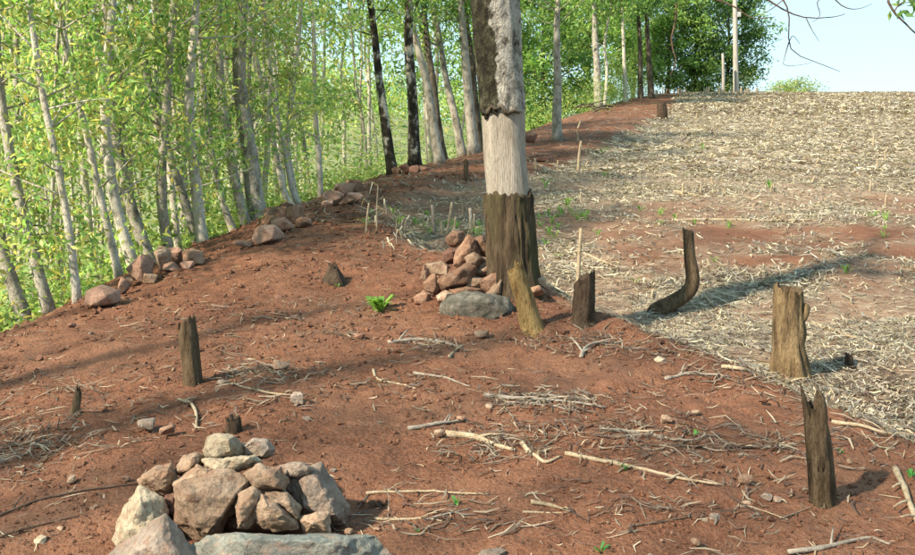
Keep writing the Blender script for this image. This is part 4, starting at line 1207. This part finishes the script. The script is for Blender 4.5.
# ------------------------------------------------------------------ straw and twig litter (uncountable)
def strips(x, y, L, W, pal, lift, z_off=0.0, flat=.35, ang=None, curl=.25):
    n = len(x)
    a = rng.uniform(0, 2 * math.pi, n) if ang is None else ang
    dx, dy = np.cos(a), np.sin(a)
    bend = rng.normal(0, curl, n) * L
    P = []
    for s in (-.5, 0, .5):
        px_ = x + dx * L * s - dy * bend * (s * s * 4 - .5) * .5
        py_ = y + dy * L * s + dx * bend * (s * s * 4 - .5) * .5
        pz = H(px_, py_) + z_off + lift * (rng.random(n) if s else rng.random(n) * .8) + .004
        P.append(np.stack([px_, py_, pz], 1))
    tilt = rng.normal(0, flat, n)
    wv = np.stack([-dy * np.cos(tilt), dx * np.cos(tilt), np.sin(tilt)], 1) * (W * .5)[:, None]
    V = np.stack([P[0] - wv * .6, P[0] + wv * .6, P[1] - wv, P[1] + wv, P[2] - wv * .3, P[2] + wv * .3], 1).reshape(-1, 3)
    o = np.arange(n)[:, None] * 6
    F = np.concatenate([o + np.array([[0, 1, 3, 2]]), o + np.array([[2, 3, 5, 4]])], 1).reshape(-1, 4)
    p = np.array(pal)
    c = p[rng.integers(0, len(p), n)] * rng.uniform(.75, 1.2, (n, 1))
    return V, F, np.repeat(c, 6, 0)

def scatter(n, y0, y1, xlo, xhi, power=1.0):
    y = y0 + rng.random(n) ** power * (y1 - y0)
    lo = np.maximum(xlo(y), -.5 * y - .4); hi = np.minimum(xhi(y), .5 * y + .6)
    x = lo + rng.random(n) * np.maximum(hi - lo, 0)
    ok = hi > lo
    return x[ok], y[ok]

parts = []
for n, y0, y1, L0, W0, lift in [(30000, 4.6, 11, .085, .009, .035), (62000, 10, 22, .12, .014, .05), (46000, 20, 45, .22, .03, .07), (30000, 42, 70, .34, .055, .14), (1500, 4.6, 24, .36, .016, .05)]:
    x, y = scatter(n, y0, y1, lambda q: XR(q) - .3, lambda q: q * 0 + 60, .85)
    m = field_mask(x, y)
    keep = rng.random(len(x)) < m ** 1.0 * (.38 + .62 * sstep(-.2, .14, vn(x * 1.3, y * 1.3, 44) + .5 * vn(x * 4, y * 4, 45)))
    x, y = x[keep], y[keep]
    k = len(x)
    L = L0 * rng.uniform(.35, 1.5, k); W = W0 * rng.uniform(.4, 1.7, k)
    parts.append(strips(x, y, L, W, np.array(PAL_STRAW) * (1.0 if y0 < 10 else 1.05 if y0 < 20 else 1.12), lift))
def merge3(ps):
    V, F = join([(a, b) for a, b, c in ps]); return V, F, np.vstack([c for a, b, c in ps])
V, F, C = merge3(parts)
o = link('straw', np_mesh('straw', V, F, C, True), 'straw'); tag(o, 'pale crop straw covering the field', 'straw', kind='stuff')

# grey and pale litter lying in patches on the ridge (u, v, half u, half v, count)
parts = []
PAL_LIT = [(0.17, 0.14, 0.11), (0.11, 0.085, 0.065), (0.26, 0.21, 0.15), (0.34, 0.28, 0.20), (0.08, 0.05, 0.037), (0.13, 0.075, 0.05)]
for (u, v, su, sv, n) in [(545, 402, 34, 6, 420), (430, 346, 26, 4, 200), (500, 446, 40, 9, 260), (600, 436, 50, 10, 300), (690, 444, 60, 13, 340), (790, 448, 45, 12, 220), (265, 372, 26, 5, 260), (60, 400, 60, 24, 460), (30, 445, 35, 14, 420), (880, 385, 30, 14, 900), (840, 360, 20, 8, 400), (905, 408, 20, 8, 400), (740, 380, 40, 8, 300), (300, 318, 60, 12, 260), (200, 330, 60, 14, 300), (420, 250, 50, 9, 500), (240, 400, 40, 12, 200), (640, 345, 50, 8, 300), (450, 520, 60, 10, 120), (690, 505, 90, 18, 200), (400, 380, 70, 14, 250), (560, 345, 40, 6, 200)]:
    X, Y = [], []
    for _ in range(n // 4):
        g0 = ground(u + random.gauss(0, su), v + random.gauss(0, sv))
        for _ in range(4):
            X.append(g0.x + random.gauss(0, .05)); Y.append(g0.y + random.gauss(0, .06))
    X = np.array(X); Y = np.array(Y)
    k = len(X)
    parts.append(strips(X, Y, rng.uniform(.02, .05, k) + .16 * rng.random(k) ** 3, rng.uniform(.003, .012, k), PAL_LIT, .025, ang=rng.normal(0, .8, k)))
n = 2800
x, y = scatter(n, 3.3, 13, lambda q: XL(q), lambda q: XR(q), 1.3)
k = len(x)
parts.append(strips(x, y, rng.uniform(.015, .11, k), rng.uniform(.002, .006, k), PAL_LIT + PAL_STRAW[:3], .012))
yy = rng.uniform(4.0, 9.2, 3200); xx = XR(yy) - np.abs(rng.normal(0, .32, 3200)) + .25
parts.append(strips(xx, yy, rng.uniform(.03, .2, 3200), rng.uniform(.003, .012, 3200), PAL_LIT + PAL_STRAW[:5], .04))
yy = rng.uniform(12, 52, 2600); xx = XL(yy) + rng.random(2600) ** .8 * (XR(yy) - XL(yy))
parts.append(strips(xx, yy, rng.uniform(.08, .4, 2600), rng.uniform(.01, .03, 2600), PAL_LIT, .06))
V, F, C = merge3(parts)
o = link('twig_litter', np_mesh('twig_litter', V, F, C, True), 'straw'); tag(o, 'dry twig and leaf litter strewn over the red soil', 'litter', kind='stuff')

# heap of cut branches under the far trees
hp = []
for k in range(40):
    g0 = ground(random.uniform(560, 605), random.uniform(108, 113))
    a = random.uniform(-1.6, 1.6); Ln = random.uniform(.5, 1.5)
    z = random.uniform(0.02, .22)
    p0 = g0 + Vector((-Ln * .5, random.uniform(-.5, .5), z)); p1 = g0 + Vector((Ln * .5, random.uniform(-.3, .3), z + a * .3))
    hp.append(tube(smooth_path([p0, p0.lerp(p1, .5) + Vector((0, 0, .08)), p1], 5), np.linspace(.05, .02, 5), 5))
V, F = join(hp)
o = link('brush_heap', np_mesh('brush_heap', V, F, None, True), 'bark_dark'); tag(o, 'grey heap of cut branches under the far trees', 'brush', kind='stuff')

# ------------------------------------------------------------------ green plants
def plant(name, label, u, v, h_px, n, matpal, wide=1.0, group=None, blade=False):
    b = ground(u, v); d = b.y; h = h_px * px(d)
    t = empty(name, b)
    for k in range(n):
        a = random.uniform(0, 6.28); Ln = h * random.uniform(.7, 1.15); out = wide * random.uniform(.25, .7) * h
        w = Ln * (.06 if blade else .15)
        c, s = math.cos(a), math.sin(a)
        sd = Vector((-s, c, 0)) * w
        p0 = b + Vector((random.gauss(0, .08) * h * wide, random.gauss(0, .08) * h * wide, -.01))
        m1 = p0 + Vector((c * out * .4, s * out * .4, Ln * .5)); m2 = p0 + Vector((c * out * .85, s * out * .85, Ln * .78)); tip = p0 + Vector((c * out * 1.25, s * out * 1.25, Ln * .72))
        V = np.array([p0 - sd * .25, p0 + sd * .25, m1 - sd * .8, m1 + sd * .8, m2 - sd, m2 + sd, tip - sd * .08, tip + sd * .08])
        F = np.array([[0, 1, 3, 2], [2, 3, 5, 4], [4, 5, 7, 6]])
        col = np.array(random.choice(matpal)) * random.uniform(.85, 1.25)
        child('leaf', V, F, 'leaf', t, np.array([col] * 8))
    tag(t, label, 'plant', group)
PAL_FRESH = [(0.13, 0.26, 0.04), (0.17, 0.28, 0.05), (0.10, 0.22, 0.035)]
PAL_SEED = [(0.08, 0.27, 0.07), (0.12, 0.30, 0.06)]
plant('weed', 'bushy bright green weed on the soil left of the stone heap', 379, 312, 19, 30, [(0.20, 0.36, 0.07), (0.26, 0.38, 0.08), (0.15, 0.30, 0.06)], 1.35)
plant('weed', 'tiny green weed next to the cone-shaped stump', 338, 287, 5, 7, PAL_FRESH, 1.5)
for lab, u, v, h in [('green seedling by the long straight stick', 455, 510, 11), ('green seedling at the bottom middle edge', 601, 550, 13), ('larger green seedling near the long tan branch', 626, 473, 11), ('green seedling beside the pale stone right of centre', 694, 437, 10),
                     ('faint small seedling in the litter right of centre', 776, 443, 6), ('green seedling at the right picture edge', 909, 478, 14), ('small seedling behind the split stump', 843, 455, 8), ('pale seedling at the bottom below the curved stick', 417, 533, 7)]:
    plant('seedling', lab, u, v, h, 5, PAL_SEED, 1.2, 'seedlings on the red soil')
for k in range(70):
    u = random.choice([random.gauss(570, 30), random.uniform(545, 900), random.gauss(440, 35)]); v = random.choice([random.gauss(222, 10), random.uniform(130, 300)]) if u > 520 else random.gauss(232, 7)
    g0 = ground(u, v)
    if g0.x < float(XR(g0.y)) + .1 and u > 520: continue
    plant('grass_tuft', 'small green weed tuft sprouting through the straw', u, v, random.uniform(6, 13), 9, PAL_FRESH + PAL_MID, 1.3, 'weed tufts in the straw', True)
